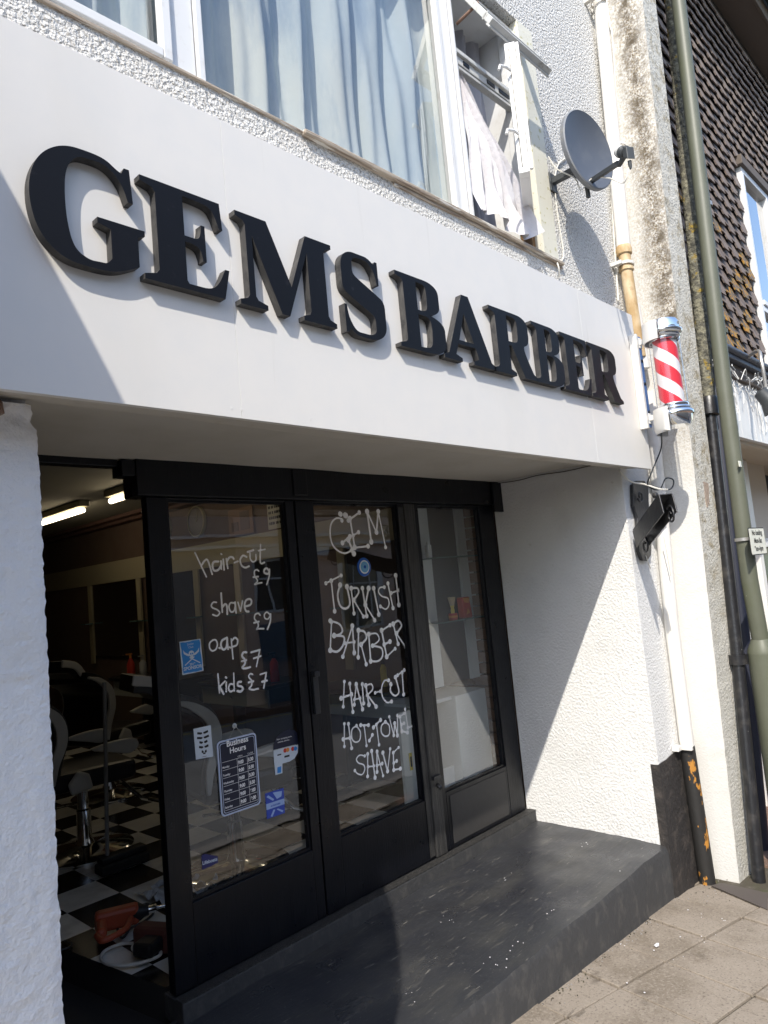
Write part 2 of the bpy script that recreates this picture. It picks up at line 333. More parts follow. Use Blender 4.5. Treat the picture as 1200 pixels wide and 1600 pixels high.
add_height_stain(M['side_render'], 2.6, 3.2, (.13, .10, .07), 80, .44, .58, band=(-.08, .13))
add_height_stain(M['side_render'], 2.6, 3.2, (.10, .08, .055), 11, .42, .62, band=(-.09, .15))
add_height_stain(M['side_render'], -.12, -.30, (.42, .30, .20), 14, .35, .6)

# ================================================================ SETTING
SL = -.0688                                              # the street falls to the right
def gz(x): return SL*x
kerb_d = Vector((1.62, -.26, 0)).normalized(); kerb_n = Vector((kerb_d.y, -kerb_d.x, 0))   # n points to the road
def KP(s, t, dz=0):
    p = Vector((3.31, -.11, 0))+kerb_d*s+kerb_n*t; p.z = gz(p.x)+dz; return p
bm = bm_()
quad(bm, [(-70, -60, gz(-70)-.16), (90, -60, gz(90)-.16), (90, 60, gz(90)-.16), (-70, 60, gz(-70)-.16)])
tag(obj('ground', bm, M['asphalt']), kind='structure')
bm = bm_(); quad(bm, [KP(-14, 1.0, -.10), KP(26, 1.0, -.10), KP(26, 6.6, -.10), KP(-14, 6.6, -.10)]); tag(obj('road', bm, M['asphalt']), kind='structure')
bm = bm_(); quad(bm, [KP(-14, -4.2, -.014), KP(26, -4.2, -.014), KP(26, .86, -.014), KP(-14, .86, -.014)]); tag(obj('pavement_bed', bm, M['joint']), kind='structure')
bm = bm_(); rs = random.Random(3)
for i in range(-10, 26):                                  # paving slabs, each a real slab with open joints
    for j in range(-4, 2):
        s0, t0 = i*.352-.02, j*.40
        if t0 > .5 or t0 < -1.45: continue
        p = [KP(s0+.005, t0+.006), KP(s0+.347, t0+.006), KP(s0+.347, t0+.394), KP(s0+.005, t0+.394)]
        if t0+.4 > .86: continue
        dz = rs.uniform(-.003, .003); p = [q+Vector((0, 0, dz+rs.uniform(-.002, .002))) for q in p]
        if p[0].x > 4.30: continue
        prism(bm, p, (0, 0, -.02))
o = obj('pavement', bm, M['slab'], bevel=.003); tag(o, kind='structure')
bm = bm_()
for i in range(-22, 60):                                  # brown brick pavers beyond the gully cover
    for j in range(-9, 4):
        s0, t0 = .80+i*.205+(.1 if j % 2 else 0), j*.108+.02
        p = [KP(s0+.003, t0+.003), KP(s0+.202, t0+.003), KP(s0+.202, t0+.105), KP(s0+.003, t0+.105)]
        if p[0].x <= 4.66 or t0 > .40: continue
        prism(bm, p, (0, 0, -.02))
tag(obj('brick_paving', bm, M['brick_paver'], bevel=.002), kind='structure')
bm = bm_()
for i in range(-14, 26):
    p = [KP(i*.9+.003, .87), KP(i*.9+.897, .87), KP(i*.9+.897, 1.0), KP(i*.9+.003, 1.0)]; prism(bm, p, (0, 0, -.15))
tag(obj('kerb', bm, M['kerb'], bevel=.006), kind='structure')
bm = bm_(); quad(bm, [KP(-14, 1.12, -.096), KP(26, 1.12, -.096), KP(26, 1.2, -.096), KP(-14, 1.2, -.096)]); quad(bm, [KP(-14, 6.3, -.096), KP(26, 6.3, -.096), KP(26, 6.38, -.096), KP(-14, 6.38, -.096)])
tag(obj('yellow_line', bm, M['yellow']), kind='structure')
bm = bm_()
for i in range(-5, 9): quad(bm, [KP(i*3, 3.7, -.096), KP(i*3+1.6, 3.7, -.096), KP(i*3+1.6, 3.8, -.096), KP(i*3, 3.8, -.096)])
tag(obj('centre_line', bm, M['stripe_white']), kind='structure')
bm = bm_(); prism(bm, [KP(-14, 6.6, .02), KP(26, 6.6, .02), KP(26, 9.2, .02), KP(-14, 9.2, .02)], (0, 0, -.14)); tag(obj('far_pavement', bm, M['brick_paver']), kind='structure')
# little chips of paint and litter on the slabs
# ================================================================ BARBER SHOP BUILDING
YW, YD, YG = .148, 1.054, 1.092                          # wall face, door face, glass
bld = thing('shop_building', 'white rendered two storey building carrying the barber shop and its upstairs windows', 'building', (0, YW, 0))
WX0, WX1, WZ0, WZ1 = .74, 3.43, 3.325, 4.73             # upstairs window opening
bm = bm_()
box(bm, (-5, YW, 2.26), (4.6, .42, 3.0)); box(bm, (-5, YW, 3.0), (4.6, .42, WZ0)); box(bm, (-5, YW, WZ0), (WX0, .42, WZ1)); box(bm, (WX1, YW, WZ0), (4.6, .42, WZ1)); box(bm, (-5, YW, WZ1), (4.6, .42, 8))
obj('upper_wall', bm, M['upper_render'], bld)
bm = bm_(); box(bm, (WX1-.003, YW-.004, WZ0+.001), (WX1+.15, YW+.10, WZ1-.002)); 
obj('smooth_surround', bm, mat('cream_smooth_surround', (.70, .68, .58), .85, bumps=[('noise', 50, .35, .004)], tints=[((.40, .36, .12), 26, .60, .66, .7, None)]), bld)
bm = bm_(); box(bm, (4.035, YW, -.45), (4.56, .40, 2.258)); obj('front_wall', bm, M['white_render'], bld)
bm = bm_(); box(bm, (4.03, YW+.002, .0), (4.30, YD+.02, 2.257)); obj('reveal_wall', bm, M['white_render'], bld)
bm = bm_()                                               # black painted foot of the wall, ragged top edge
n = 40; top = [(4.027+(4.50-4.027)*i/n, YW-.005, .450+.002*math.sin(i*.5)+.03*i/n) for i in range(n+1)]
prism(bm, [(4.027, YW-.005, -.45)]+top+[(4.50, YW-.005, -.45)], (0, .05, 0)); obj('painted_plinth', bm, mat('black_plinth_paint', (.028, .025, .024), .7, bumps=[('noise', 40, .8, .008)], tints=[((.09, .075, .065), 14, .5, .68, .6, None), ((.28, .25, .22), 60, .66, .76, .6, None)]), bld)
# left pier: displaced grid so that its edge is really rough
from mathutils import noise as mn
bm = bm_(); nx, nz = 34, 240; X0, X1, Z0, Z1 = .30, .705, -.35, 2.155
rows = []
for j in range(nz+1):
    z = Z0+(Z1-Z0)*j/nz; r = []
    for i in range(nx+1):
        x = X0+(X1-X0)*i/nx; d = mn.noise(Vector((x*40, z*40, 0)))*.005+mn.noise(Vector((x*110, z*110, 5)))*.0035
        edge = max(0, (i-nx+2)/2); ex = (mn.noise(Vector((2, z*37, 3)))*.004+mn.noise(Vector((7, z*120, 3)))*.0045+mn.noise(Vector((5, z*9, 3)))*.003)*edge
        chip = 0
        if z > 2.08: chip = max(0, mn.noise(Vector((x*16, z*16, 9)))+.12)*.06*(z-2.08)/.07
        r.append(bm.verts.new((x+ex-(.012*edge if z > 2.1 else 0), YW-d+chip+(.006*edge), z)))
    r.append(bm.verts.new((X1+ex*.6-.001, YW+.35, z))); rows.append(r)
for j in range(nz):
    for i in range(nx+1): f = bm.faces.new([rows[j][i], rows[j][i+1], rows[j+1][i+1], rows[j+1][i]]); f.smooth = True
obj('pier', bm, M['pier_render'], bld)
bm = bm_(); box(bm, (-5, YW+.03, -.45), (.30, .5, 2.257)); box(bm, (.30, YW+.04, -.45), (.69, .5, 2.20)); obj('pier_core', bm, M['pier_render'], bld)
bm = bm_(); prism(bm, [(.50, .085, 2.135), (.575, .08, 2.14), (.60, .10, 2.125), (.62, .13, 2.12), (.60, YW+.03, 2.11), (.54, YW+.03, 2.105), (.50, .12, 2.115)], (0, .01, .03)); obj('broken_brick', bm, M['brick'], bld)
# soffit: front lip, then the main soffit a little higher
bm = bm_(); nseg = 40
for i in range(nseg):
    xa, xb = .3+(4.10-.3)*i/nseg, .3+(4.10-.3)*(i+1)/nseg; q = lambda x: 2.150+.005*math.sin(x*2.1)
    prism(bm, [(xa, .024, q(xa)), (xb, .024, q(xb)), (xb, YW+.03, q(xb)+.018), (xa, YW+.03, q(xa)+.018)], (0, 0, .03))
obj('soffit_lip', bm, mat('lip_paint', (.58, .545, .49), .7, bumps=[('noise', 5, .4, .01), ('noise', 60, .3, .003)], tints=[((.40, .35, .28), 9, .55, .72, .6, None)]), bld)
bm = bm_(); gx, gy = 60, 14; vv = []
for j in range(gy+1):
    vv.append([bm.verts.new((.3+(4.6-.3)*i/gx, YW+.03+(1.16-YW)*j/gy, 2.232+.010*mn.noise(Vector((i*.13, j*.2, 1))))) for i in range(gx+1)])
for j in range(gy):
    for i in range(gx): bm.faces.new([vv[j][i], vv[j][i+1], vv[j+1][i+1], vv[j+1][i]]).smooth = True
obj('soffit', bm, M['soffit'], bld)
# body that closes the building behind
bm = bm_(); box(bm, (-5, 9.6, -.8), (4.3, 9.8, 8)); box(bm, (-5.2, .42, -.8), (-5, 9.8, 8)); box(bm, (4.3, 1.2, -.8), (4.6, 9.8, 8)); box(bm, (-5.2, YW, 8), (4.6, 9.8, 8.2)); box(bm, (-5, .46, 2.80), (4.29, 9.6, 3.02)); box(bm, (4.3,.42,2.26),(4.6,1.2,8)); box(bm,(-5,.43,2.27),(4.29,1.16,2.79))
obj('back_walls', bm, M['in_wall'], bld)
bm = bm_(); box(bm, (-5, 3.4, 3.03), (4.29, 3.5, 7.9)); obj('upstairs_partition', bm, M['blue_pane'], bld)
# shop room
bm = bm_(); box(bm, (4.08, 1.16, .0), (4.29, 9.5, 2.79)); box(bm, (-1.3, 9.2, .0), (4.08, 9.5, 2.79)); box(bm, (-1.4, 1.17, -.4), (-1.2, 9.5, 2.79)); obj('shop_wall', bm, M['in_wall'], bld)
bm = bm_(); box(bm, (-1.2, 1.17, 2.70), (4.08, 9.2, 2.795)); obj('shop_ceiling', bm, M['in_ceil'], bld)
bm = bm_(); box(bm, (3.85, 1.2, 2.66), (4.075, 9.1, 2.698)); box(bm, (3.95, 1.2, 2.625), (4.078, 9.1, 2.659)); obj('ceiling_bulkhead', bm, mat('brown_bulkhead', (.12, .065, .05), .8), bld)
bm = bm_(); box(bm, (4.055, 1.2, 1.95), (4.079, 9.1, 2.20)); obj('mirror_pelmet', bm, M['in_trim'], bld)
bm = bm_(); x0, y0 = 1.553, 2.28
fl = [(1.47, 1.17), (1.34, 2.0), (1.34, 9.2)]
for i in range(-2, 10):
    for j in range(-4, 24):
        xa, ya = x0+.283*i, y0+.297*j; xb, yb = xa+.283, ya+.297
        ya = max(ya, 1.17); xb = min(xb, 4.08); yb = min(yb, 9.2)
        lim = lambda y: 1.50-(y-1.12)*.155 if y < 2.0 else 1.34
        if yb <= ya: continue
        pa, pb = max(xa, lim(ya)), max(xa, lim(yb))
        if pa >= xb: continue
        quad(bm, [(pa, ya, .08), (xb, ya, .08), (xb, yb, .08), (pb, yb, .08)], (i+j) % 2)
obj('chequered_floor', bm, [M['tile_white'], M['tile_black']], bld)
bm = bm_(); prism(bm, [(1.51, 1.06, .076), (1.33, 2.2, .076), (1.33, 9.2, .076), (4.08, 9.2, .076), (4.08, 1.06, .076)], (0, 0, -.4)); box(bm, (-1.2, 1.06, -.1), (1.6, 9.2, -.06)); obj('sub_floor', bm, M['in_dark'], bld)
# step
bm = bm_()
st = [(.705, YW+.01), (4.03, YW+.01), (4.03, 1.10), (.705, 1.10)]
ny, nx2 = 16, 60; g = []
for j in range(ny+1):
    y = .165+(1.06-.165)*j/ny
    g.append([bm.verts.new((.60+(4.03-.60)*i/nx2, y, .006+.010*mn.noise(Vector((i*.21, j*.3, 2)))+.003*mn.noise(Vector((i*.9, j*.9, 7)))-(.006 if j == 0 else 0)+.010*(1-i/nx2)*0)) for i in range(nx2+1)])
for j in range(ny):
    for i in range(nx2): bm.faces.new([g[j][i], g[j][i+1], g[j+1][i+1], g[j+1][i]]).smooth = True
lo = [bm.verts.new((.60+(4.03-.60)*i/nx2, .150+.004*mn.noise(Vector((i*.7, 3, 3))), -.035)) for i in range(nx2+1)]
lo2 = [bm.verts.new((.60+(4.03-.60)*i/nx2, .148, -.42)) for i in range(nx2+1)]
for i in range(nx2):
    f = bm.faces.new([lo[i], lo[i+1], g[0][i+1], g[0][i]]); f.material_index = 1; f.smooth = True
    f = bm.faces.new([lo2[i], lo2[i+1], lo[i+1], lo[i]]); f.material_index = 1; f.smooth = True
e = [bm.verts.new((4.028, .165, -.42)), bm.verts.new((4.028, .165, -.01))]
o = obj('front_step', bm, [M['black_step'], M['step_riser']]); tag(o, 'long black painted step in the recess in front of the shop doors', 'step')

# ================================================================ UPSTAIRS WINDOW
YF = YW+.055                                             # frame face
win = thing('upstairs_window', 'wide upstairs window over the sign, with its right casement and top vent standing open', 'window', (WX0, YF, WZ0))
fr = bm_()
def bar(bm, x0, x1, z0, z1, y0=YF, y1=YF+.06): box(bm, (x0, y0, z0), (x1, y1, z1))
bar(fr, WX0, WX0+.055, WZ0, WZ1); bar(fr, 1.20, 1.295, WZ0, WZ1); bar(fr, 2.745, 2.845, WZ0, WZ1, YF-.004); bar(fr, WX0+.055, 1.20, WZ0, WZ0+.05); bar(fr, 1.295, 2.745, WZ0, WZ0+.012); bar(fr, WX0+.055, 1.20, WZ1-.06, WZ1); bar(fr, 1.295, 2.745, WZ1-.06, WZ1)
bar(fr, 2.845, WX1, WZ1-.05, WZ1)
frm = obj('window_frame', fr, M['upvc'], win, bevel=.004)
bm = bm_(); bar(bm, 1.165, 1.198, WZ0+.05, WZ1-.06, YF-.018, YF+.02); bar(bm, 1.300, 1.325, WZ0+.012, WZ1-.06, YF-.012, YF+.02); bar(bm, 2.715, 2.742, WZ0+.012, WZ1-.06, YF-.012, YF+.02); bar(bm, 2.79, 2.80, WZ0, WZ1-.06, YF-.02, YF-.005); bar(bm, 2.825, 2.842, WZ0, WZ1-.06, YF-.022, YF-.005); bar(bm,WX0+.06,1.164,WZ0+.052,WZ0+.085,YF-.018,YF+.02)
obj('glazing_bead', bm, M['upvc'], frm, bevel=.003)
bm = bm_(); quad(bm, [(WX0+.055, YF+.03, WZ0+.05), (1.2, YF+.03, WZ0+.05), (1.2, YF+.03, WZ1-.06), (WX0+.055, YF+.03, WZ1-.06)]); obj('pane', bm, M['pane'], win)
bm = bm_(); quad(bm, [(1.295, YF+.03, WZ0+.012), (2.745, YF+.03, WZ0+.012), (2.745, YF+.03, WZ1-.06), (1.295, YF+.03, WZ1-.06)]); obj('pane', bm, M['pane'], win)
bm = bm_(); box(bm, (WX0-.01, YW-.010, WZ0-.014), (1.7, YF+.07, WZ0-.001)); box(bm, (1.7, YW-.026, WZ0-.020), (3.60, YF+.07, WZ0-.001)); box(bm, (2.2, YW-.010, WZ0-.036), (3.60, YW+.03, WZ0-.0205)); obj('sill', bm, M['sill'], win, bevel=.004)
# transom between vent and casement, right jamb with rotten foot
TZ = 4.22
bm = bm_(); box(bm, (2.846, YF, TZ), (WX1-.04, YF+.045, TZ+.045)); box(bm, (2.846, YF-.014, TZ+.046), (WX1-.04, YF+.02, TZ+.07)); box(bm, (2.846, YF+.005, TZ-.02), (WX1-.04, YF+.04, TZ-.001)); obj('transom', bm, M['metal_frame'], win, bevel=.003)
for x, l in [(2.92, .05), (3.13, .07), (3.24, .10)]: bm = bm_(); box(bm, (x, YF-.004, TZ+.012), (x+l, YF-.0005, TZ+.034)); obj('catch_plate', bm, M['screw'], win)
bm = bm_(); box(bm, (WX1-.04, YF-.01, WZ0), (WX1-.002, YF+.06, WZ0+.19)); obj('rotten_jamb', bm, M['rotten'], win, bevel=.004)
bm = bm_(); box(bm, (WX1-.04, YF-.006, WZ0+.191), (WX1-.004, YF+.06, WZ1-.05)); box(bm, (WX1-.02, YF+.061, WZ0-.02), (WX1-.004, YF+.25, WZ1+.02)); box(bm, (2.75, YF+.061, WZ1-.03), (WX1-.021, YF+.25, WZ1-.004)); obj('jamb', bm, M['upvc'], win, bevel=.003)
# side-hung casement opened outwards about 95 degrees (hinge at right jamb)
hx, hy = WX1-.045, YF-.012; L_ = .52; ang = R(-98); cx, cy = math.cos(ang)*-1, math.sin(ang)
dv = Vector((math.cos(R(209.6)), math.sin(R(209.6)), 0)); nv = Vector((-dv.y, dv.x, 0))
cz0, cz1 = WZ0+.205, TZ-.13
cas = bm_(); hp = Vector((hx, hy, 0))
def cbar(bm, s0, s1, z0, z1, th=.026, off=0): obox(bm, hp+dv*(s0+s1)/2+nv*off+Vector((0, 0, (z0+z1)/2)), dv*(s1-s0)/2, nv*th, (0, 0, (z1-z0)/2))
L_ = .50
cbar(cas, 0, .05, cz0, cz1+.12); cbar(cas, L_-.05, L_, cz0, cz1+.12); cbar(cas, .05, L_-.05, cz0, cz0+.05); cbar(cas, .05, L_-.05, cz1+.07, cz1+.12); cbar(cas, L_-.012, L_+.006, cz0+.01, cz1+.11, .008, .036)
csm = obj('open_casement', cas, M['upvc'], win, bevel=.003)
bm = bm_(); cbar(bm, L_+.001, L_+.0035, cz0+.03, cz1+.09, .0025, -.006); obj('gasket', bm, M['screw'], csm)
bm = bm_(); cbar(bm, L_+.0065, L_+.0085, cz0+.03, cz1+.09, .0015, .036); obj('weather_groove', bm, M['screw'], csm)
bm = bm_(); a, b = hp+dv*.05, hp+dv*(L_-.05); quad(bm, [(a.x, a.y, cz0+.05), (b.x, b.y, cz0+.05), (b.x, b.y, cz1+.07), (a.x, a.y, cz1+.07)]); obj('casement_pane', bm, M['pane'], csm)
for z in (3.72, 4.05):
    bm = bm_()
    p = hp+dv*(L_+.0)+Vector((-.02, 0, z)); tube(bm, [p, p+Vector((-.03, .0, .004)), p+Vector((-.075, .01, -.004)), p+Vector((-.085, .012, -.03))], .007, 8)
    obj('stay_handle', bm, M['upvc'], csm)
# top-hung vent swung out
vt = bm_(); H_ = .43; va = R(30); up = Vector((0, -math.sin(va), -math.cos(va))); xn = Vector((1, 0, 0)); vn = xn.cross(up)
v0 = Vector((2.86, YF-.01, WZ1-.06)); VW = WX1-.01-2.86
def vbar(bm, x0, x1, s0, s1, th=.016, off=0): obox(bm, v0+xn*(x0+x1)/2+up*(s0+s1)/2+vn*off, xn*(x1-x0)/2, up*(s1-s0)/2, vn*th)
vbar(vt, 0, VW, 0, .045); vbar(vt, 0, VW, H_-.045, H_); vbar(vt, 0, .045, .045, H_-.045); vbar(vt, VW-.045, VW, .045, H_-.045); vbar(vt, 0, VW, H_-.02, H_+.012, .005, .02); vbar(vt, 0, VW, H_-.065, H_-.055, .022)
vto = obj('open_vent', vt, M['metal_frame'], win, bevel=.003)
bm = bm_(); quad(bm, [v0+xn*.045+up*.045, v0+xn*(VW-.045)+up*.045, v0+xn*(VW-.045)+up*(H_-.045), v0+xn*.045+up*(H_-.045)]); obj('vent_pane', bm, M['pane'], vto)
bm = bm_(); tube(bm, [v0+xn*.03+up*.25-vn*.02, Vector((2.87, YF-.02, 4.42))], .008, 8); tube(bm, [v0+xn*.02+up*.10, v0+xn*.04+up*.22-vn*.03], .010, 8); obj('vent_stay', bm, mat('rusty_stay', (.22, .13, .09), .7), vto)
# curtains: folded cloth hanging just behind the panes
def curtain(name, x0, x1, z0, z1, y, m, label, cat, amp=.02, pitch=.16, seed=1, xf=None, group=None, sag=0):
    bm = bm_(); nx = int((x1-x0)/.008); nz = 26; g = []
    for j in range(nz+1):
        v = j/nz; row = []
        for i in range(nx+1):
            x = x0+(x1-x0)*i/nx; ph = x/pitch*2*math.pi
            f = math.sin(ph+2.2*1.6*mn.noise(Vector((x*3, v*1.5, seed))))+.5*math.sin(ph*2.3+3*mn.noise(Vector((x*5, v*2, seed+4))))+.7*mn.noise(Vector((x*9, v*1.5, seed+9)))
            xx, yy, zz = x, y+amp*f*(.55+.45*(1-v)), z0+(z1-z0)*v
            if xf: xx, yy, zz = xf(xx, yy, zz, v)
            row.append(bm.verts.new((xx, yy, zz)))
        g.append(row)
    for j in range(nz):
        for i in range(nx): bm.faces.new([g[j][i], g[j][i+1], g[j+1][i+1], g[j+1][i]]).smooth = True
    return tag(obj(name, bm, m), label, cat, group)
curtain('curtain', .66, 1.27, WZ0-.02, 5.0, YF+.13, M['net'], 'pale teal curtain behind the narrow left pane above the sign', 'curtain', .03, .21, 3)
curtain('curtain', 1.30, 2.96, WZ0-.02, 5.0, YF+.11, M['net'], 'pale teal folded curtain filling the big middle pane above the sign', 'curtain', .036, .24, 8)
def blown(x, y, z, v):
    k = (1-v); w_ = (x-2.86)/.30
    return 2.872+w_*(.05+.36*k**.8)+.02*math.sin(v*5)*k, y-.02-.15*k*(.35+.65*w_)+.02*math.sin(v*9)*k, z+(.045*math.sin(w_*5.5+.6)+.03)*k**3+.02*k
curtain('blown_curtain', 2.86, 3.16, 3.335, 4.20, YF+.055, M['white_cloth'], 'white voile curtain blowing out over the sill of the open casement', 'curtain', .026, .10, 5, blown)
curtain('curtain', 2.86, 3.42, 3.30, 4.9, YF+.20, mat('grey_voile', (.42, .42, .46), .9), 'grey voile curtain hanging inside behind the open casement', 'curtain', .03, .12, 11)

# ================================================================ SIGN WITH RAISED LETTERS
sign = thing('fascia_sign', 'long white fascia board reading GEMS BARBER in raised black serif letters', 'sign', (2, 0, 2.14))
bm = bm_(); SX = [-3.2, W(352, 300, 'y', 0).x, W(915, 560, 'y', 0).x, 4.125]
for a, b in zip(SX, SX[1:]): box(bm, (a+.0003, 0, 2.142), (b-.0003, .02, 3.085))
obj('board', bm, M['board'], sign, bevel=.0007)
bm = bm_(); box(bm, (-3.2, .021, 2.175), (4.12, YW-.001, 3.082)); obj('backing', bm, M['board'], sign)
for px, py in [(362, 638), (485, 655), (378, 640)]:
    bm = bm_(); p = W(px, py, 'y', 0); lathe(bm, p+Vector((0, .001, 0)), (0, -1, 0), [(.006, 0), (.006, .0012), (.0, .002)], 10)
    obj('screw_head', bm, M['board'], sign)
def chaikin(pts):
    """pts: (x, y) corners or (x, y, 's') smooth control points"""
    P = [(p[0], p[1], len(p) > 2) for p in pts]
    for _ in range(3):
        out = []; n = len(P)
        for i in range(n):
            a, b, c = P[i-1], P[i], P[(i+1) % n]
            if not b[2]: out.append(b); continue
            out.append((b[0]*.75+a[0]*.25, b[1]*.75+a[1]*.25, True)); out.append((b[0]*.75+c[0]*.25, b[1]*.75+c[1]*.25, True))
        P = out
    return [(x, y) for x, y, _ in P]
s = 's'
LET = {
'G': [[(.55,.45),(1.0,.45),(1.0,.40),(.93,.37),(.93,.09),(.72,-.02,s),(.50,-.035,s),(.24,-.02,s),(.05,.14,s),(-.025,.38,s),(-.02,.64,s),(.08,.87,s),(.28,1.02,s),(.52,1.035,s),(.66,1.02,s),(.75,.96,s),(.80,.94),(.83,1.0),(.88,1.0),(.90,.68),(.85,.68),(.80,.84,s),(.68,.96,s),(.53,.97,s),(.38,.95,s),(.29,.80,s),(.27,.58,s),(.28,.32,s),(.33,.10,s),(.46,.03,s),(.56,.04,s),(.62,.04,s),(.67,.10),(.67,.37),(.55,.40)]],
'E': [[(0,0),(.86,0),(.93,.31),(.88,.31),(.80,.14,s),(.70,.06,s),(.52,.06),(.46,.06),(.44,.09),(.44,.48),(.50,.48),(.60,.46,s),(.63,.36,s),(.63,.33),(.67,.33),(.67,.70),(.63,.70),(.63,.66,s),(.60,.54,s),(.50,.54),(.44,.54),(.44,.94),(.55,.94),(.74,.93,s),(.80,.84,s),(.84,.72),(.88,.72),(.86,1),(0,1),(0,.95),(.12,.92),(.15,.88),(.15,.12),(.12,.08),(0,.05)]],
'B': [[(0,0),(.48,0),(.76,0,s),(.98,.10,s),(.98,.28,s),(.98,.42,s),(.84,.50,s),(.66,.53),(.80,.56,s),(.90,.64,s),(.90,.76,s),(.90,.92,s),(.72,1,s),(.48,1),(0,1),(0,.95),(.12,.92),(.15,.88),(.15,.12),(.12,.08),(0,.05)],
      [(.42,.56),(.42,.94),(.48,.94,s),(.61,.93,s),(.63,.84,s),(.63,.76,s),(.63,.60,s),(.54,.56,s)],[(.42,.06),(.42,.50),(.50,.50,s),(.66,.49,s),(.69,.38,s),(.69,.28,s),(.67,.10,s),(.55,.06,s)]],
'A': [[(0,0),(0,.05),(.09,.09),(.43,1.0),(.56,1.0),(.92,.09),(1,.05),(1,0),(.55,0),(.55,.05),(.66,.09),(.61,.25),(.28,.25),(.22,.09),(.33,.05),(.33,0)],[(.305,.31),(.585,.31),(.44,.72)]],
'R': [[(0,0),(.50,0),(.50,.05),(.39,.09),(.39,.47),(.45,.47),(.70,.0),(1,0),(1,.05),(.92,.10),(.70,.50,s),(.84,.55,s),(.88,.65,s),(.88,.75,s),(.88,.91,s),(.74,1,s),(.48,1),(0,1),(0,.95),(.10,.92),(.13,.88),(.13,.12),(.10,.08),(0,.05)],
      [(.39,.53),(.39,.94),(.46,.94,s),(.60,.93,s),(.62,.82,s),(.62,.74,s),(.61,.56,s),(.52,.53,s)]],
'M': [[(0,0),(0,.05),(.07,.08),(.09,.12),(.09,.88),(.07,.92),(0,.95),(0,1),(.30,1),(.52,.34),(.71,1),(1,1),(1,.95),(.93,.92),(.91,.88),(.91,.12),(.93,.08),(1,.05),(1,0),(.63,0),(.63,.05),(.70,.08),(.715,.12),(.715,.80),(.48,0),(.40,0),(.15,.78),(.15,.12),(.17,.08),(.26,.05),(.26,0)]],
'S': [[(.04,.34),(.04,0),(.09,0),(.14,.05),(.28,-.02,s),(.45,-.02,s),(.76,-.02,s),(.98,.10,s),(.98,.31,s),(.98,.50,s),(.80,.57,s),(.55,.65,s),(.34,.72,s),(.28,.76,s),(.28,.84,s),(.28,.92,s),(.36,.97,s),(.48,.97,s),(.66,.97,s),(.80,.85,s),(.83,.70),(.88,.70),(.88,1.0),(.83,1.0),(.79,.96),(.65,1.02,s),(.48,1.02,s),(.20,1.02,s),(.03,.90,s),(.03,.70,s),(.03,.52,s),(.20,.45,s),(.45,.37,s),(.68,.30,s),(.73,.25,s),(.73,.17,s),(.73,.08,s),(.62,.03,s),(.46,.03,s),(.26,.03,s),(.12,.18,s),(.09,.34)]],
}
def extrude_loops(bm, loops, fn, depth_vec, mi=0, mis=None):
    """faces front/back + sides from 2D loops placed by fn(x, y)"""
    flat = []; segs = []
    for lp in loops: segs.append((len(flat), len(lp))); flat += lp
    F = [bm.verts.new(fn(x, y)) for x, y in flat]; d = Vector(depth_vec); B = [bm.verts.new(Vector(fn(x, y))+d) for x, y in flat]
    for t in tessellate_polygon([[Vector((x, y, 0)) for x, y in lp] for lp in loops]):
        try:
            bm.faces.new([F[i] for i in t]).material_index = mi; bm.faces.new([B[i] for i in reversed(t)]).material_index = mi
        except ValueError: pass
    for s0, n in segs:
        for i in range(n):
            a, b = s0+i, s0+(i+1) % n
            f = bm.faces.new([F[a], F[b], B[b], B[a]]); f.material_index = mi if mis is None else mis
for ch, x0, x1 in [('G', .647, .936), ('E', .930, 1.205), ('M', 1.236, 1.625), ('S', 1.660, 1.878), ('B', 1.946, 2.226), ('A', 2.203, 2.557), ('R', 2.545, 2.893), ('B', 2.888, 3.162), ('E', 3.150, 3.440), ('R', 3.430, 3.792)]:
    bm = bm_(); wd = (x1-x0)/(.94 if ch == 'E' else 1.0)
    extrude_loops(bm, [chaikin(lp) for lp in LET[ch]], lambda u, v: (x0+u*wd, -.030, 2.487+v*.294), (0, .029, 0), 0, 1)
    obj('letter', bm, [M['letter'], M['letter_side']], sign)

# ================================================================ UNSEEN CANOPY (left of the shop, shaped to cast the shadow on sign and step)
cn = thing('shadow_canopy', 'unseen dark quarter-round canopy to the left, shaped to cast the shadow on sign and step', 'canopy', (-.02, 0, 2.2))
prof = spline([Vector((0, 3.62, 0)), Vector((-.20, 3.53, 0)), Vector((-.357, 3.371, 0)), Vector((-.54, 3.13, 0)), Vector((-.70, 2.80, 0)), Vector((-.83, 2.44, 0)), Vector((-.865, 2.205, 0))], 6)
bm = bm_(); prism(bm, [(-.02, p.x, p.y) for p in prof]+[(-.02, -.0, 2.205)], (-.012, 0, 0)); obj('end_panel', bm, M['canopy'], cn)
bm = bm_(); pts = [(-.033, p.x, p.y) for p in prof]+[(-.033, p.x+.012, p.y-.01) for p in reversed(prof)]; prism(bm, pts, (-3.2, 0, 0)); obj('canopy_cloth', bm, M['canopy'], cn)

# ================================================================ SHOPFRONT JOINERY
sf = thing('shopfront', 'black painted timber shopfront with glazed doors covered in white lettering', 'shopfront', (1.47, YD, 0))
HZ = 2.075                                               # underside of the head beam
bm = bm_(); box(bm, (1.42, YD-.035, HZ), (4.065, YD+.09, 2.232)); box(bm, (1.36, YD-.03, 2.155), (1.419, YD+.06, 2.222)); box(bm, (3.93, YD-.055, HZ-.05), (4.055, YD-.036, 2.222)); box(bm, (2.24, YD-.043, HZ+.02), (2.33, YD-.0355, 2.228))
obj('head_beam', bm, M['black_wood'], sf, bevel=.006)
bm = bm_(); box(bm, (.30, YD, 2.196), (1.359, YD+.06, 2.230)); obj('head_strip', bm, M['black_wood'], sf, bevel=.004)
bm = bm_(); box(bm, (1.47, YD-.055, -.02), (4.02, YD+.09, .078)); obj('threshold', bm, M['step_riser'], sf, bevel=.006)
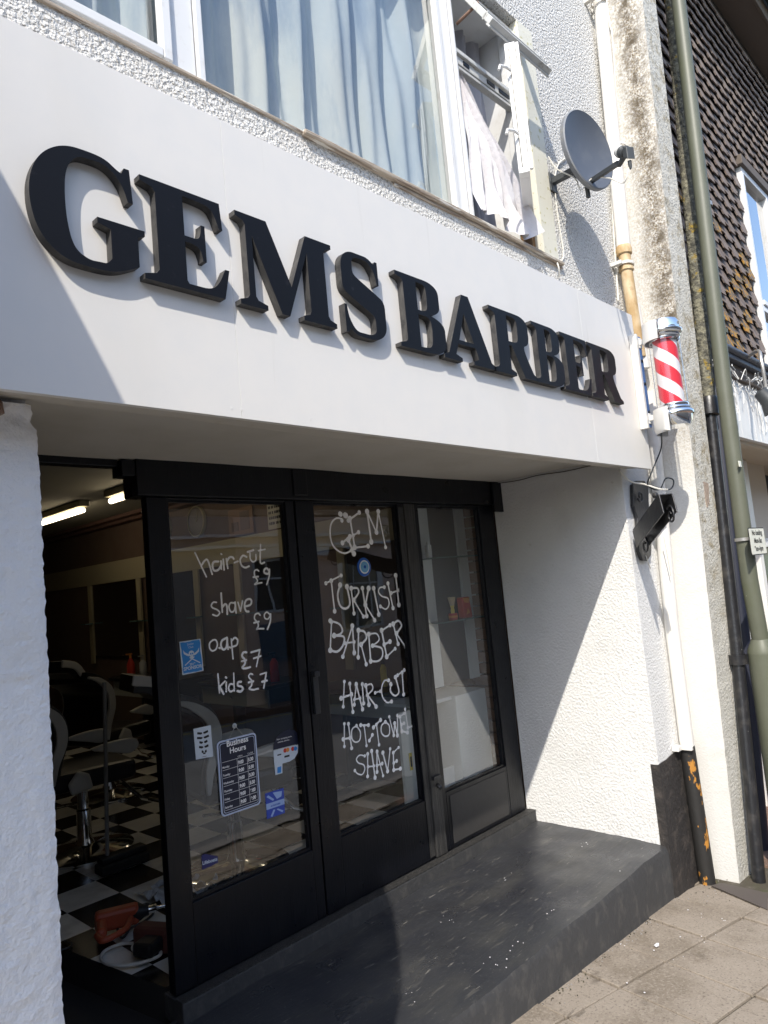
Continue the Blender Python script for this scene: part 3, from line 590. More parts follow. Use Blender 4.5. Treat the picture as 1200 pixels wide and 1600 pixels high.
bm = bm_(); box(bm, (1.47, YD-.056, .0785), (4.02, YD-.005, .083)); obj('threshold_edge', bm, M['worn_wood'], sf)
def leaf(name, x0, x1, gx0, gx1, zb, zt, gz0, gz1, m, label=None, pm='door_pane'):
    bm = bm_(); y0, y1 = YD, YD+.05
    box(bm, (x0, y0, zb), (gx0, y1, zt)); box(bm, (gx1, y0, zb), (x1, y1, zt)); box(bm, (gx0, y0, gz1), (gx1, y1, zt))
    box(bm, (gx0, y0, zb), (gx1, y1, gz0))
    d = obj(name, bm, m, sf, bevel=.004, label=label)
    bm = bm_()                                            # glazing beads
    for a, b in [((gx0, gz0), (gx0+.010, gz1)), ((gx1-.010, gz0), (gx1, gz1)), ((gx0+.010, gz0), (gx1-.010, gz0+.010)), ((gx0+.010, gz1-.010), (gx1-.010, gz1))]: box(bm, (a[0], y0+.012, a[1]), (b[0], y0+.036, b[1]))
    obj('glazing_bead', bm, M['black_wood'], d)
    bm = bm_(); quad(bm, [(gx0, YG, gz0), (gx1, YG, gz0), (gx1, YG, gz1), (gx0, YG, gz1)]); obj('glass', bm, M[pm], d)
    return d
leaf1 = leaf('door', 1.475, 2.265, 1.572, 2.212, .086, HZ-.001, .405, 2.066, M['black_wood'])
leaf2 = leaf('door', 2.275, 3.075, 2.394, 3.030, .086, HZ-.001, .405, 2.068, M['black_wood'])
side = leaf('fixed_window', 3.170, 3.985, 3.212, 3.825, .086, HZ-.001, .400, 2.062, M['black_wood'], pm='side_pane')
bm = bm_(); box(bm, (3.077, YD-.012, .086), (3.168, YD+.06, HZ-.001)); obj('door_post', bm, M['worn_wood'], sf, bevel=.005)
bm = bm_(); box(bm, (3.03, YD-.004, .10), (3.074, YD-.0005, 2.05)); obj('worn_stile', bm, M['worn_wood'], leaf2)
bm = bm_(); box(bm, (3.24, YD-.004, .11), (3.80, YD-.001, .375)); obj('kick_panel', bm, mat('dull_black_panel', (.036, .034, .033), .6, bumps=[('noise', 20, .3, .004)], tints=[((.03, .03, .03), 7, .5, .65, .7, None)]), side, bevel=.004)
bm = bm_(); box(bm, (2.285, YD-.018, 1.02), (2.318, YD-.001, 1.22)); box(bm, (2.28, YD-.04, 1.20), (2.312, YD-.019, 1.225)); obj('door_handle', bm, M['iron'], leaf2, bevel=.003)
bm = bm_(); box(bm, (3.09, YD-.03, .50), (3.15, YD-.013, .52)); tube(bm, [(3.12, YD-.02, .47), (3.12, YD-.05, .455)], .012, 8); obj('latch', bm, M['iron'], sf)

# ---------------------------------------------------------------- writing painted on the glass
YT = YG-.0016
def stroke(bm, pts, r, balls=False, dy=0, smooth=True):
    P = [W(x, y, 'y', YT)-Vector((0, dy, 0)) for x, y in pts]
    if smooth and len(P) > 2: P = spline(P, 5)
    # flat ribbon with round ends
    n = len(P); Lf, Rt = [], []
    for i, p in enumerate(P):
        d = (P[min(i+1, n-1)]-P[max(i-1, 0)]); d.y = 0
        d = d.normalized() if d.length > 1e-9 else Vector((1, 0, 0)); q = Vector((-d.z, 0, d.x))*r
        Lf.append(bm.verts.new(p+q)); Rt.append(bm.verts.new(p-q))
    for i in range(n-1): bm.faces.new([Lf[i], Rt[i], Rt[i+1], Lf[i+1]])
    for k, e in ((0, P[0]), (1, P[-1])):
        rr = r*(2.5 if balls else 1.0)
        vs_ = [bm.verts.new(e+Vector((math.cos(a*math.pi/5)*rr, -.00003*(k+1), math.sin(a*math.pi/5)*rr))) for a in range(10)]
        bm.faces.new(vs_)
def lettering(name, parent, strokes, ox, oy, sc, r, balls=False, label=None):
    bm = bm_()
    for n_st, st_ in enumerate(strokes): stroke(bm, [(ox+x/sc, oy+y/sc) for x, y in st_], r*(1.12+.16*((n_st*7) % 5-2)/2), balls, .0001*n_st, smooth=len(st_) > 3 or not balls)
    return obj(name, bm, M['paint_line'], parent, label=label)
def dot(x, y): return [(x-3, y-2), (x+3, y+2)]
k1 = 5.217
lettering('price_writing', leaf1, [[(285,540),(378,737)],[(340,640),(365,605),(390,605),(425,715)],[(475,612),(440,615),(428,645),(440,685),(475,680),(498,640),(497,610)],[(497,610),(500,675)],
 [(515,595),(522,680)],dot(500,552),[(540,590),(552,668)],[(545,610),(565,580),(590,578),(600,590)],[(605,622),(635,610)],[(705,575),(675,565),(652,600),(665,645),(695,662),(725,650)],
 [(732,545),(735,590),(755,615),(780,600),(780,555)],[(818,475),(815,600),(825,628),(850,620)],[(712,535),(760,520)],[(800,525),(855,512)]], 250, 760, k1, .0040, label='white hand-painted words hair-cut')
lettering('price_writing', leaf1, [[(805,690),(790,680),(770,690),(772,730),(795,770),(770,800),(800,790),(830,785)],[(760,740),(800,735)],[(890,690),(870,668),(850,680),(852,705),(880,712),(892,690)],[(892,675),(890,730),(870,800)]], 250, 760, k1, .0040, label='white hand-painted price £9 under hair-cut')
lettering('price_writing', leaf1, [[(460,945),(435,945),(418,970),(430,990),(465,1005),(487,1030),(465,1055),(430,1045)],[(498,870),(508,1025)],[(508,985),(530,960),(545,975),(548,1040)],[(600,950),(575,950),(562,980),(575,1020),(600,1018),(612,980),(610,945)],[(612,945),(620,1030)],[(635,945),(655,1015)],[(655,1015),(672,935)],[(690,980),(735,965),(745,935),(730,918),(700,930),(688,975),(700,1015),(722,1020)],
 [(815,1050),(800,1035),(775,1045),(770,1080),(795,1110),(800,1140),(785,1165),(800,1160),(845,1160)],[(765,1112),(805,1102)],[(895,1045),(870,1025),(850,1045),(855,1075),(880,1080),(898,1050)],[(900,1040),(898,1100),(875,1165)]], 250, 760, k1, .0040, label='white hand-painted words shave £9')
lettering('price_writing', leaf1, [[(430,105),(405,130),(405,170),(425,192),(455,180),(468,140),(455,105),(430,105)],dot(485,170),[(535,90),(505,110),(497,150),(515,182),(540,165),(548,110),(545,85)],[(545,85),(555,180)],dot(570,165),[(580,95),(595,258)],[(585,110),(610,85),(632,105),(625,145),(590,160)],
 [(705,205),(680,205),(668,235),(690,265),(690,300),(670,330),(700,335),(735,325)],[(665,278),(705,268)],[(742,205),(812,185)],[(812,185),(785,320)],[(762,255),(820,235)]], 250, 980, k1, .0040, label='white hand-painted words o.a.p £7')
lettering('price_writing', leaf1, [[(472,380),(485,535)],[(530,440),(485,485)],[(485,485),(518,543)],[(540,450),(540,525)],dot(538,410),[(600,375),(605,520)],[(600,465),(570,465),(558,500),(575,525),(603,510)],[(660,445),(635,450),(635,475),(665,485),(675,505),(655,525),(630,520)],
 [(755,385),(735,380),(722,405),(745,435),(745,475),(725,500),(760,510),(800,500)],[(720,450),(760,440)],[(815,385),(865,370)],[(865,370),(845,495)],[(830,445),(870,435)]], 250, 980, k1, .0040, label='white hand-painted words kids £7')
lettering('window_writing', leaf2, [[(325,320),(325,305),(270,300),(225,350),(215,450),(240,550),(300,610),(360,625),(415,600)],[(330,530),(400,470)],[(385,500),(437,630)],[(385,320),(487,245)],[(400,300),(445,570)],[(430,460),(480,430)],[(440,575),(570,560)],[(560,235),(600,520)],[(560,235),(648,430)],[(648,430),(665,235)],[(665,235),(733,570)],dot(310,260),dot(358,272)], 480, 760, 6, .0052, True, 'white painted word GEM')
lettering('window_writing', leaf2, [[(175,908),(318,835)],[(225,885),(257,1170)],[(308,925),(285,1020),(310,1120),(365,1145),(400,1090),(372,940)],[(412,955),(438,1190)],[(412,955),(470,955),(480,1000),(435,1065)],[(435,1065),(527,1220)],[(517,955),(557,1215)],[(575,955),(545,1110)],[(545,1110),(632,1255)],[(622,955),(670,1200)],[(722,945),(680,950),(668,990),(700,1030),(755,1050),(765,1110),(735,1150),(685,1125)],[(755,910),(803,1140)],[(828,835),(858,1110)],[(785,1000),(862,972)]], 480, 760, 6, .0048, True, 'white painted word TURKISH')
lettering('window_writing', leaf2, [[(518,972),(516,1016)],[(516,970),(530,975),(535,985),(531,991),(522,993)],[(522,993),(537,995),(536,1008),(527,1018),(516,1016)],[(550.5,978),(535.6,1026)],[(550.5,978),(553.4,1020)],[(539,1005),(553,1003)],[(560,985),(559.6,1027)],[(560,985),(569,987),(572.5,997),(564,1007)],[(564,1007),(572,1038)],[(576,991),(579,1033)],[(576,991),(588,990),(592,1000),(582,1009)],[(582,1009),(596,1013),(597,1026),(590,1033),(579,1033)],[(596,985),(604,1026)],[(596,985),(609,977)],[(600,1007),(609,1002.5)],[(604,1026),(617,1013.6)],[(614,975),(621.7,1006)],[(614,975),(622,970),(627,978),(619,990)],[(619,990),(633.6,1011)]], 0, 0, 1, .0048, True, 'white painted word BARBER')
lettering('window_writing', leaf2, [[(290,325),(282,520)],[(332,342),(357,562)],[(265,455),(345,425)],[(382,345),(368,505)],[(382,345),(432,540)],[(368,465),(412,455)],[(430,345),(440,495)],[(457,355),(482,505)],[(457,355),(500,345),(510,385),(470,430)],[(470,430),(537,520)],[(530,412),(570,400)],[(635,315),(600,320),(580,380),(590,450),(625,488),(658,480)],[(652,345),(650,400),(685,435),(715,400),(688,290)],[(705,275),(757,235)],[(740,255),(752,425)]], 480, 1000, 5, .0042, True, 'white painted word HAIR-CUT')
lettering('window_writing', leaf2, [[(290,655),(290,832)],[(322,655),(347,845)],[(282,775),(335,765)],[(385,670),(350,700),(350,770),(378,798),(410,780),(415,720),(385,670)],[(418,665),(478,665)],[(445,670),(463,825)],[(485,785),(508,742)],[(517,683),(572,625)],[(540,660),(560,818)],[(610,640),(580,670),(580,725),(610,752),(640,735),(640,670),(610,640)],[(640,600),(675,745)],[(675,745),(682,650)],[(682,650),(703,745)],[(703,745),(703,590)],[(722,600),(738,715)],[(722,600),(755,575)],[(735,660),(755,650)],[(738,712),(782,722)],[(763,540),(785,685)],[(785,685),(825,670)]], 480, 1000, 5, .0038, True, 'white painted words HOT-TOWEL')
lettering('window_writing', leaf2, [[(450,905),(410,900),(385,930),(400,960),(440,975),(450,1010),(430,1050),(395,1045),(372,1020)],[(472,890),(472,1065)],[(503,868),(530,1075)],[(475,990),(520,985)],[(545,872),(545,1030)],[(545,872),(592,1060)],[(545,980),(585,965)],[(590,880),(627,1025)],[(627,1025),(647,850)],[(672,880),(675,1015)],[(672,880),(712,840)],[(675,960),(698,945)],[(675,1015),(727,1005)]], 480, 1000, 5, .0038, True, 'white painted word SHAVE')

# ---------------------------------------------------------------- helpers for small printed things that face the street
def text_bm(bm, body, x, z, size, y, mi=0, align='LEFT', sx=1, shear=0, ax=Vector((1, 0, 0)), az=Vector((0, 0, 1)), origin=None, depth=0, bold=0):
    cu = bpy.data.curves.new('t', 'FONT'); cu.body = body; cu.size = size; cu.align_x = align; cu.shear = shear; cu.offset = bold
    ob = bpy.data.objects.new('t', cu); C.objects.link(ob); bpy.context.view_layer.update()
    me = bpy.data.meshes.new_from_object(ob.evaluated_get(bpy.context.evaluated_depsgraph_get()))
    o = origin if origin is not None else Vector((x, y, z)); vs_ = [bm.verts.new(o+ax*(v.co.x*sx)+az*v.co.y) for v in me.vertices]
    for p in me.polygons:
        try: bm.faces.new([vs_[i] for i in p.vertices]).material_index = mi
        except ValueError: pass
    bpy.data.objects.remove(ob); bpy.data.curves.remove(cu); bpy.data.meshes.remove(me)
def sheet(bm, cs, y, mi=0, th=.0012):
    """thin sheet with real thickness: corners given as (x, z)"""
    prism(bm, [(x, y, z) for x, z in cs], (0, th, 0), mi)
def Wxz(px, py, y=YT):
    p = W(px, py, 'y', y); return (p.x, p.z)
def disc(bm, c, rx, rz, y, mi=0, n=28, th=.0008, a0=0, a1=2*math.pi):
    pts = [(c[0]+math.cos(a0+(a1-a0)*i/n)*rx, y, c[1]+math.sin(a0+(a1-a0)*i/n)*rz) for i in range(n)]; prism(bm, pts, (0, th, 0), mi)

# business hours board hung from a suction hook
c = [Wxz(337, 1160), Wxz(398, 1143), Wxz(406, 1256), Wxz(345, 1277)]
bx0, bx1 = (c[0][0]+c[3][0])/2, (c[1][0]+c[2][0])/2; bz1, bz0 = (c[0][1]+c[1][1])/2, (c[2][1]+c[3][1])/2
hb = thing('opening_hours_board', 'navy Business Hours board with white rounded border hung on the door glass', 'sign', (bx0, YT, bz0))
def rrect(x0, z0, x1, z1, r, n=5):
    out = []
    for cx_, cz_, a in [(x1-r, z1-r, 0), (x0+r, z1-r, 90), (x0+r, z0+r, 180), (x1-r, z0+r, 270)]:
        for i in range(n+1): t = R(a+90*i/n); out.append((cx_+r*math.cos(t), cz_+r*math.sin(t)))
    return out
bm = bm_(); wB = bx1-bx0; hB = bz1-bz0; Y0 = YT-.008
prism(bm, [(x, Y0, z) for x, z in rrect(bx0, bz0, bx1, bz1, .018)], (0, .006, 0), 0)
prism(bm, [(x, Y0-.0006, z) for x, z in rrect(bx0+.007, bz0+.007, bx1-.007, bz1-.007, .014)], (0, .0004, 0), 1)
prism(bm, [(x, Y0-.0012, z) for x, z in rrect(bx0+.012, bz0+.012, bx1-.012, bz1-.012, .011)], (0, .0004, 0), 0)
prism(bm, [(x, Y0-.0018, z) for x, z in rrect(bx0+.0145, bz0+.0145, bx1-.0145, bz1-.0145, .010)], (0, .0004, 0), 1)
obj('board', bm, [mat('pale_blue_border', (.55, .62, .78), .4), M['navy']], hb)
bm = bm_(); yt = Y0-.0026
text_bm(bm, 'Business', (bx0+bx1)/2, bz1-.030, .034, yt-.001, align='CENTER', bold=.0008); text_bm(bm, 'Hours', (bx0+bx1)/2, bz1-.062, .034, yt, align='CENTER', bold=.0008)
obj('heading', bm, M['paint_line'], hb)
bm = bm_(); days = ['Monday', 'Tuesday', 'Wednesday', 'Thursday', 'Friday', 'Saturday']; cl = ['5:30']*4+['6:00']*2
tz1, tz0 = bz1-.092, bz0+.024; rh = (tz1-tz0)/6; cx1, cx2 = bx0+wB*.46, bx0+wB*.72
text_bm(bm, 'OPEN', cx1+.004, tz1+.004, .010, yt); text_bm(bm, 'CLOSE', cx2+.004, tz1+.004, .010, yt); obj('column_heads', bm, M['paint_line'], hb)
for i, (d_, k) in enumerate(zip(days, cl)):
    zz = tz1-rh*(i+1)+.008; bm = bm_(); text_bm(bm, d_, bx0+.018, zz, .0125, yt, sx=.9, bold=.0003); text_bm(bm, '9:00', cx1+.004, zz, .021, yt, sx=.8, bold=.0009, shear=.1); text_bm(bm, k, cx2+.003, zz, .021, yt, sx=.8, bold=.0009, shear=.1); obj('timetable_row', bm, M['paint_line'], hb)
bm = bm_()
for i in range(7): box(bm, (bx0+.018, yt, tz1-rh*i-.0007), (bx1-.018, yt+.0003, tz1-rh*i+.0007))
for x in (cx1, cx2): box(bm, (x-.0007, yt-.0005, tz0), (x+.0007, yt-.0002, tz1))
obj('table_rules', bm, M['paint_line'], hb)
bm = bm_(); hk = Wxz(366, 1134); tube(bm, [(bx0+wB*.3, YT-.006, bz1-.002), (hk[0], YT-.009, hk[1]), (bx0+wB*.68, YT-.006, bz1-.002)], .0012, 6); obj('hanging_cord', bm, M['cable_w'], hb)
bm = bm_(); lathe(bm, (hk[0], YT-.001, hk[1]), (0, -1, 0), [(.012, 0), (.011, .003), (.004, .006), (.004, .012), (0, .013)], 16); tag(obj('suction_hook', bm, M['clear_plastic']), 'small clear suction hook holding the cord of the hours board', 'hook')

# blue sponsor sticker with skull and crossed swords
def mapq(c):                                              # bilinear map of a unit square on to 4 measured corners (tl, tr, br, bl)
    return lambda u, v: ((1-u)*(v*c[0][0]+(1-v)*c[3][0])+u*(v*c[1][0]+(1-v)*c[2][0]), (1-u)*(v*c[0][1]+(1-v)*c[3][1])+u*(v*c[1][1]+(1-v)*c[2][1]))
def sticker(name, label, pxs, m_base, y=YT-.001, cat='sticker'):
    c = [Wxz(*p) for p in pxs]; f = mapq(c); t = thing(name, label, cat, (c[3][0], y, c[3][1]))
    bm = bm_(); sheet(bm, [f(0, 0), f(1, 0), f(1, 1), f(0, 1)], y); obj('backing', bm, m_base, t)
    return t, f, y-.0006
def poly(bm, f, pts, y, mi=0): prism(bm, [(f(u, v)[0], y, f(u, v)[1]) for u, v in pts], (0, .0003, 0), mi)
def ell(cx_, cy_, rx, ry, n=18): return [(cx_+rx*math.cos(2*math.pi*i/n), cy_+ry*math.sin(2*math.pi*i/n)) for i in range(n)]
def txt(bm, f, body, u, v, size, y, mi=0, bold=0, sx=1):
    o = f(u, v); e = Vector((f(1, v)[0]-f(0, v)[0], 0, f(1, v)[1]-f(0, v)[1])).normalized()
    text_bm(bm, body, 0, 0, size, y, mi, 'CENTER', sx=sx, ax=e, origin=Vector((o[0], y, o[1])), bold=bold)
t, f, y = sticker('sponsor_sticker', 'bright blue sponsor sticker with white skull over crossed swords on the door glass', [(280, 1003), (313, 998), (318, 1048), (285, 1055)], M['sticker_white'])
bm = bm_(); rs2 = random.Random(5); edge = []
for (u0, v0_, u1, v1_) in [(.05, .03, .95, .03), (.95, .03, .95, .97), (.95, .97, .05, .97), (.05, .97, .05, .03)]:
    for i in range(8): k = i/8; edge.append((u0+(u1-u0)*k+rs2.uniform(-.02, .02), v0_+(v1_-v0_)*k+rs2.uniform(-.012, .012)))
poly(bm, f, edge, y); obj('blue_field', bm, M['sticker_blue'], t)
bm = bm_(); y2 = y-.0006
poly(bm, f, ell(.5, .60, .13, .085), y2); poly(bm, f, [(.42, .56), (.58, .56), (.56, .46), (.44, .46)], y2-.0004)
for sgn in (1, -1):
    X = lambda u: .5+sgn*(u-.5)
    poly(bm, f, [(X(.60), .57), (X(.80), .66), (X(.88), .74), (X(.86), .62), (X(.72), .55), (X(.60), .52)], y2-.0008)
    poly(bm, f, [(X(.12), .28), (X(.16), .26), (X(.62), .47), (X(.60), .50)], y2-.0012-.0004*(sgn > 0))
txt(bm, f, 'SPONSOR', .5, .12, .020, y2, bold=.0006); txt(bm, f, '2019', .5, .24, .014, y2, bold=.0004); txt(bm, f, 'Junior', .5, .86, .013, y2); txt(bm, f, 'Club', .5, .76, .013, y2)
obj('white_print', bm, M['sticker_white'], t)
bm = bm_(); poly(bm, f, ell(.455, .59, .035, .025, 10), y2-.0018); poly(bm, f, ell(.545, .59, .035, .025, 10), y2-.0018); poly(bm, f, [(.49, .535), (.51, .535), (.5, .56)], y2-.0018); obj('eye_sockets', bm, M['sticker_blue'], t)

t, f, y = sticker('white_sticker', 'white sticker with a black stacked pattern, left of the hours board', [(302, 1139), (329, 1133), (333, 1182), (306, 1187)], M['sticker_white'])
bm = bm_()
for i in range(5):
    v = .80-.15*i; wv = [.30, .33, .22, .26, .13][i]
    for sg in (1, -1): poly(bm, f, [(.5+sg*.03, v+.03), (.5+sg*wv, v+.07), (.5+sg*(wv+.02), v), (.5+sg*.12, v-.03), (.5+sg*.03, v-.01)], y-.0004*(sg > 0))
poly(bm, f, [(.42, .18), (.58, .18), (.56, .13), (.44, .13)], y); txt(bm, f, '........', .5, .05, .012, y, bold=.0004); obj('black_print', bm, M['ink'], t)

t, f, y = sticker('blue_sticker', 'deep blue square sticker low on the door glass with a pale band across it', [(414, 1240), (443, 1231), (445, 1270), (417, 1280)], M['sticker_dkblue'])
bm = bm_(); poly(bm, f, [(0.0, .35), (1, .35), (1, .58), (0, .58)], y); poly(bm, f, [(.4, .95), (.9, .9), (.85, .7), (.6, .65)], y); poly(bm, f, [(.05, .85), (.15, .9), (.45, .68), (.38, .63)], y-.0004)
poly(bm, f, [(.38, .28), (.48, .26), (.30, .02), (.2, .06)], y); poly(bm, f, [(.55, .25), (.62, .27), (.92, .12), (.85, .06)], y-.0004); obj('pale_print', bm, mat('pale_blue_print', (.35, .48, .75), .4), t)
bm = bm_(); txt(bm, f, 'AS PARTNERS', .5, .42, .009, y-.001, bold=.0004); obj('band_text', bm, M['sticker_dkblue'], t)

# payment sticker: a 'p' shape with a navy head
cP = [Wxz(*p) for p in [(430, 1150), (467, 1150), (467, 1210), (430, 1210)]]
t = thing('payment_sticker', 'navy and white card payment sticker with a hooked outline, right of the hours board', 'sticker', (cP[3][0], YT, cP[3][1]))
bm = bm_(); Q = lambda pts, yy, mi=0: prism(bm, [(*[Wxz(a, b)[0]], yy, Wxz(a, b)[1]) for a, b in pts], (0, .0005, 0), mi)
Q([(427, 1172), (466, 1162), (465, 1146), (460, 1141), (450, 1139), (440, 1144), (431, 1153), (427, 1163)], YT-.001); obj('navy_head', bm, M['navy'], t)
bm = bm_(); Q([(427, 1173), (466, 1163), (465, 1176), (460, 1185), (452, 1190), (441, 1193), (441, 1208), (430, 1211), (428, 1190)], YT-.0014); obj('white_body', bm, M['sticker_white'], t)
bm = bm_()
for a, b, mi in [(445, 1172.5, 0), (449, 1171.5, 1), (457, 1170, 0), (461, 1169.5, 2)]: cc = Wxz(a, b); disc(bm, cc, .010, .010, YT-.0022-.0004*(mi > 0), mi, 16, .0003)
Q([(433, 1179), (439, 1177.5), (439, 1179.5), (433, 1181)], YT-.002, 3); Q([(444, 1181), (452, 1179), (452, 1182), (444, 1184)], YT-.002, 3); Q([(433, 1199), (439, 1197), (439, 1207), (433, 1208)], YT-.002, 2)
obj('card_marks', bm, [M['red'], M['orange'], M['sticker_blue'], M['ink']], t)
bm = bm_(); o_ = Wxz(432, 1159); e_ = (Vector((Wxz(465, 1151)[0]-o_[0], 0, Wxz(465, 1151)[1]-o_[1]))).normalized()
text_bm(bm, 'Now accepting cards,', 0, 0, .0105, 0, ax=e_, origin=Vector((o_[0], YT-.0022, o_[1]+.006))); text_bm(bm, 'watches, phones...', 0, 0, .0105, 0, ax=e_, origin=Vector((o_[0]+.004, YT-.0022, o_[1]-.007))); obj('small_text', bm, M['paint_line'], t)

# lifeboats sticker
cL = Wxz(315, 1356); t = thing('lifeboats_sticker', 'small navy pennant sticker reading Lifeboats at the foot of the door glass', 'sticker', (cL[0], YT, cL[1]))
bm = bm_(); Q([(314.5, 1337), (320, 1334), (340, 1338), (341, 1347), (330, 1353), (316, 1359)], YT-.001); obj('navy_flag', bm, mat('violet_navy', (.03, .03, .13), .5), t)
bm = bm_(); o_ = Wxz(316, 1351.5); e_ = Vector((Wxz(340, 1344)[0]-o_[0], 0, Wxz(340, 1344)[1]-o_[1])).normalized(); text_bm(bm, 'Lifeboats', 0, 0, .020, 0, ax=e_, origin=Vector((o_[0], YT-.0016, o_[1])), bold=.0005); obj('lettering', bm, M['sticker_white'], t)

# evil eye
ce = Wxz(568.5, 886); t = thing('glass_eye_charm', 'round blue eye charm stuck under the painted word GEM', 'ornament', (ce[0], YT, ce[1]))
for i, (nm, r_, m_) in enumerate([('blue_ring', .052, 'eye_blue'), ('white_ring', .038, 'eye_white'), ('light_ring', .031, 'eye_mid'), ('pupil', .0095, 'eye_blue')]):
    bm = bm_(); lathe(bm, (ce[0], YT-.001-.002*i, ce[1]), (0, -1, 0), [(r_, 0), (r_*.97, .0025), (r_*.8, .0035), (0, .004)], 36); obj(nm, bm, M[m_], t)

# ================================================================ PARTY WALL PIER (projects to the right of the sign)
pw = thing('party_wall_pier', 'tall rendered pier between the shop and the tile-hung house, sooty high up and white below', 'pier', (4.5, 0, -.3))
XP = 4.497
_a, _b = W(1155, 1375, 'x', XP), W(1004, 0, 'x', XP)
def pf(z): return _a.y+(_b.y-_a.y)*(z-_a.z)/(_b.z-_a.z)   # its face leans out a little as it rises
_c, _d = W(1187, 1360, 'y', pf(-.3)), W(1024, 20, 'y', pf(4.9))
def pr_(z): return _c.x+(_d.x-_c.x)*(z-_c.z)/(_d.z-_c.z)  # right-hand edge
bm = bm_(); nz = 150; zs = [-.42+(8.2)*j/nz for j in range(nz+1)]; A, B, D, E_ = [], [], [], []; mid = []
for j, z in enumerate(zs):
    jg = mn.noise(Vector((z*9, 1, 1)))*.010+mn.noise(Vector((z*40, 4, 1)))*.005
    A.append(bm.verts.new((XP, YW+.05, z))); mid.append(bm.verts.new((XP-.003, (YW+pf(z))/2, z)))
    B.append(bm.verts.new((XP+jg*.5, pf(z)+abs(jg)*.6, z))); D.append(bm.verts.new((pr_(z)+jg*.4, pf(z), z))); E_.append(bm.verts.new((pr_(z), YW+.3, z)))
for j in range(nz):
    for P, Q_, mi in ((A, mid, 0), (mid, B, 0), (B, D, 1), (D, E_, 1)): bm.faces.new([P[j], Q_[j], Q_[j+1], P[j+1]]).material_index = mi
pilf = mat('pier_face_roughcast', (.58, .56, .50), .9, spec=.2, bumps=[('noise', 60, .9, .010)], tints=[((.36, .33, .26), 42, .52, .7, .5, None), ((.70, .68, .62), 4, .5, .7, .6, None)])
add_height_stain(pilf, 1.2, 2.0, (.33, .28, .19), 12, .5, .66)
add_height_stain(pilf, -.12, -.32, (.30, .22, .15), 9, .35, .6)
obj('rendered_face', bm, [M['side_render'], pilf], pw)
bm = bm_(); c = W(1103, 745, 'y', pf(2.0)); pts = []
for i in range(18):
    a = 2*math.pi*i/18; pts.append((c.x-.03+.045*math.cos(a)*(1+.3*math.sin(i*2.3)), pf(1.9)-.004, c.z+.20*math.sin(a)*(1+.15*math.sin(i*1.7))))
prism(bm, pts, (0, .05, 0)); obj('bare_patch', bm, mat('pinkish_bare_patch', (.36, .28, .22), .95, bumps=[('noise', 50, .6, .006)]), pw)

# ================================================================ WHITE DOWNPIPE IN THE CORNER
dp = thing('downpipe', 'white corner downpipe beside the sign, ochre at its joint and black at its foot', 'pipe', (4.40, .07, -.25))
def onY(px, py, y): return W(px, py, 'y', y)
YPp = .085
a, b = onY(941, 40, YPp), onY(975, 392, YPp); up_ = (a-b).normalized()
bm = bm_(); tube(bm, [b, a+up_*3.0], .044, 20); obj('upper_pipe', bm, M['pipe_white'], dp)
c1 = onY(979, 425, YPp); c2 = onY(990, 495, YPp)
bm = bm_(); tube(bm, [b, c1, c2, c2+(c2-c1)*.9], [.038, .038, .037, .037], 20); obj('ochre_length', bm, M['pipe_rust'], dp)
bm = bm_(); d_ = (b-c1).normalized(); lathe(bm, b-d_*.02, d_, [(.039, -.01), (.048, -.005), (.050, .03), (.048, .034), (.044, .05)], 24); obj('socket', bm, M['pipe_rust'], dp); bm = bm_(); lathe(bm, c1+d_*.02, -d_, [(.039, -.01), (.046, -.006), (.047, .014), (.039, .02)], 24); obj('pipe_ring', bm, M['pipe_rust'], dp)
bm = bm_(); q0 = onY(990, 478, YPp); tube(bm, [q0, q0+(c2-c1)*1.4], .040, 20); obj('white_tail', bm, M['pipe_white'], dp)
for px, py, nm in [(935, 4, 'bracket'), (966, 230, 'bracket'), (978, 414, 'bracket')]:
    p = onY(px, py, YPp); bm = bm_(); lathe(bm, p, up_, [(.045, -.010), (.051, -.010), (.051, .010), (.045, .010)], 24); box(bm, (p.x-.085, YPp-.006, p.z-.012), (p.x-.055, YW, p.z+.012)); obj(nm, bm, M['pipe_white'], dp, bevel=.002)
l0, l1, l2, l3 = onY(1036, 835, .095), onY(1050, 980, .095), onY(1074, 1168, .095), onY(1107, 1388, .095)
bm = bm_(); tube(bm, [l0+(l0-l1)*1.6, l0, l1, l2], .041, 20); obj('lower_pipe', bm, M['pipe_white'], dp)
bm = bm_(); tube(bm, [l2+Vector((0, 0, .012)), l2-Vector((0, 0, .001)), l3], [.042, .043, .046], 20); obj('black_foot', bm, M['pipe_flake'], dp)
bm = bm_(); obox(bm, l2+Vector((-.075, .03, .01)), (.03, 0, 0), (0, .02, 0), (0, 0, .014)); obox(bm, l2+Vector((-.05, -.02, .01)), (.012, 0, 0), (0, .03, 0), (0, 0, .012)); obj('lower_bracket', bm, M['pipe_white'], dp, bevel=.003)
bm = bm_(); tube(bm, spline([onY(1037, 838, .04), onY(1043, 870, .04), onY(1048, 900, .045)], 5), .003, 6); obj('taped_wire', bm, M['cable_w'], dp)

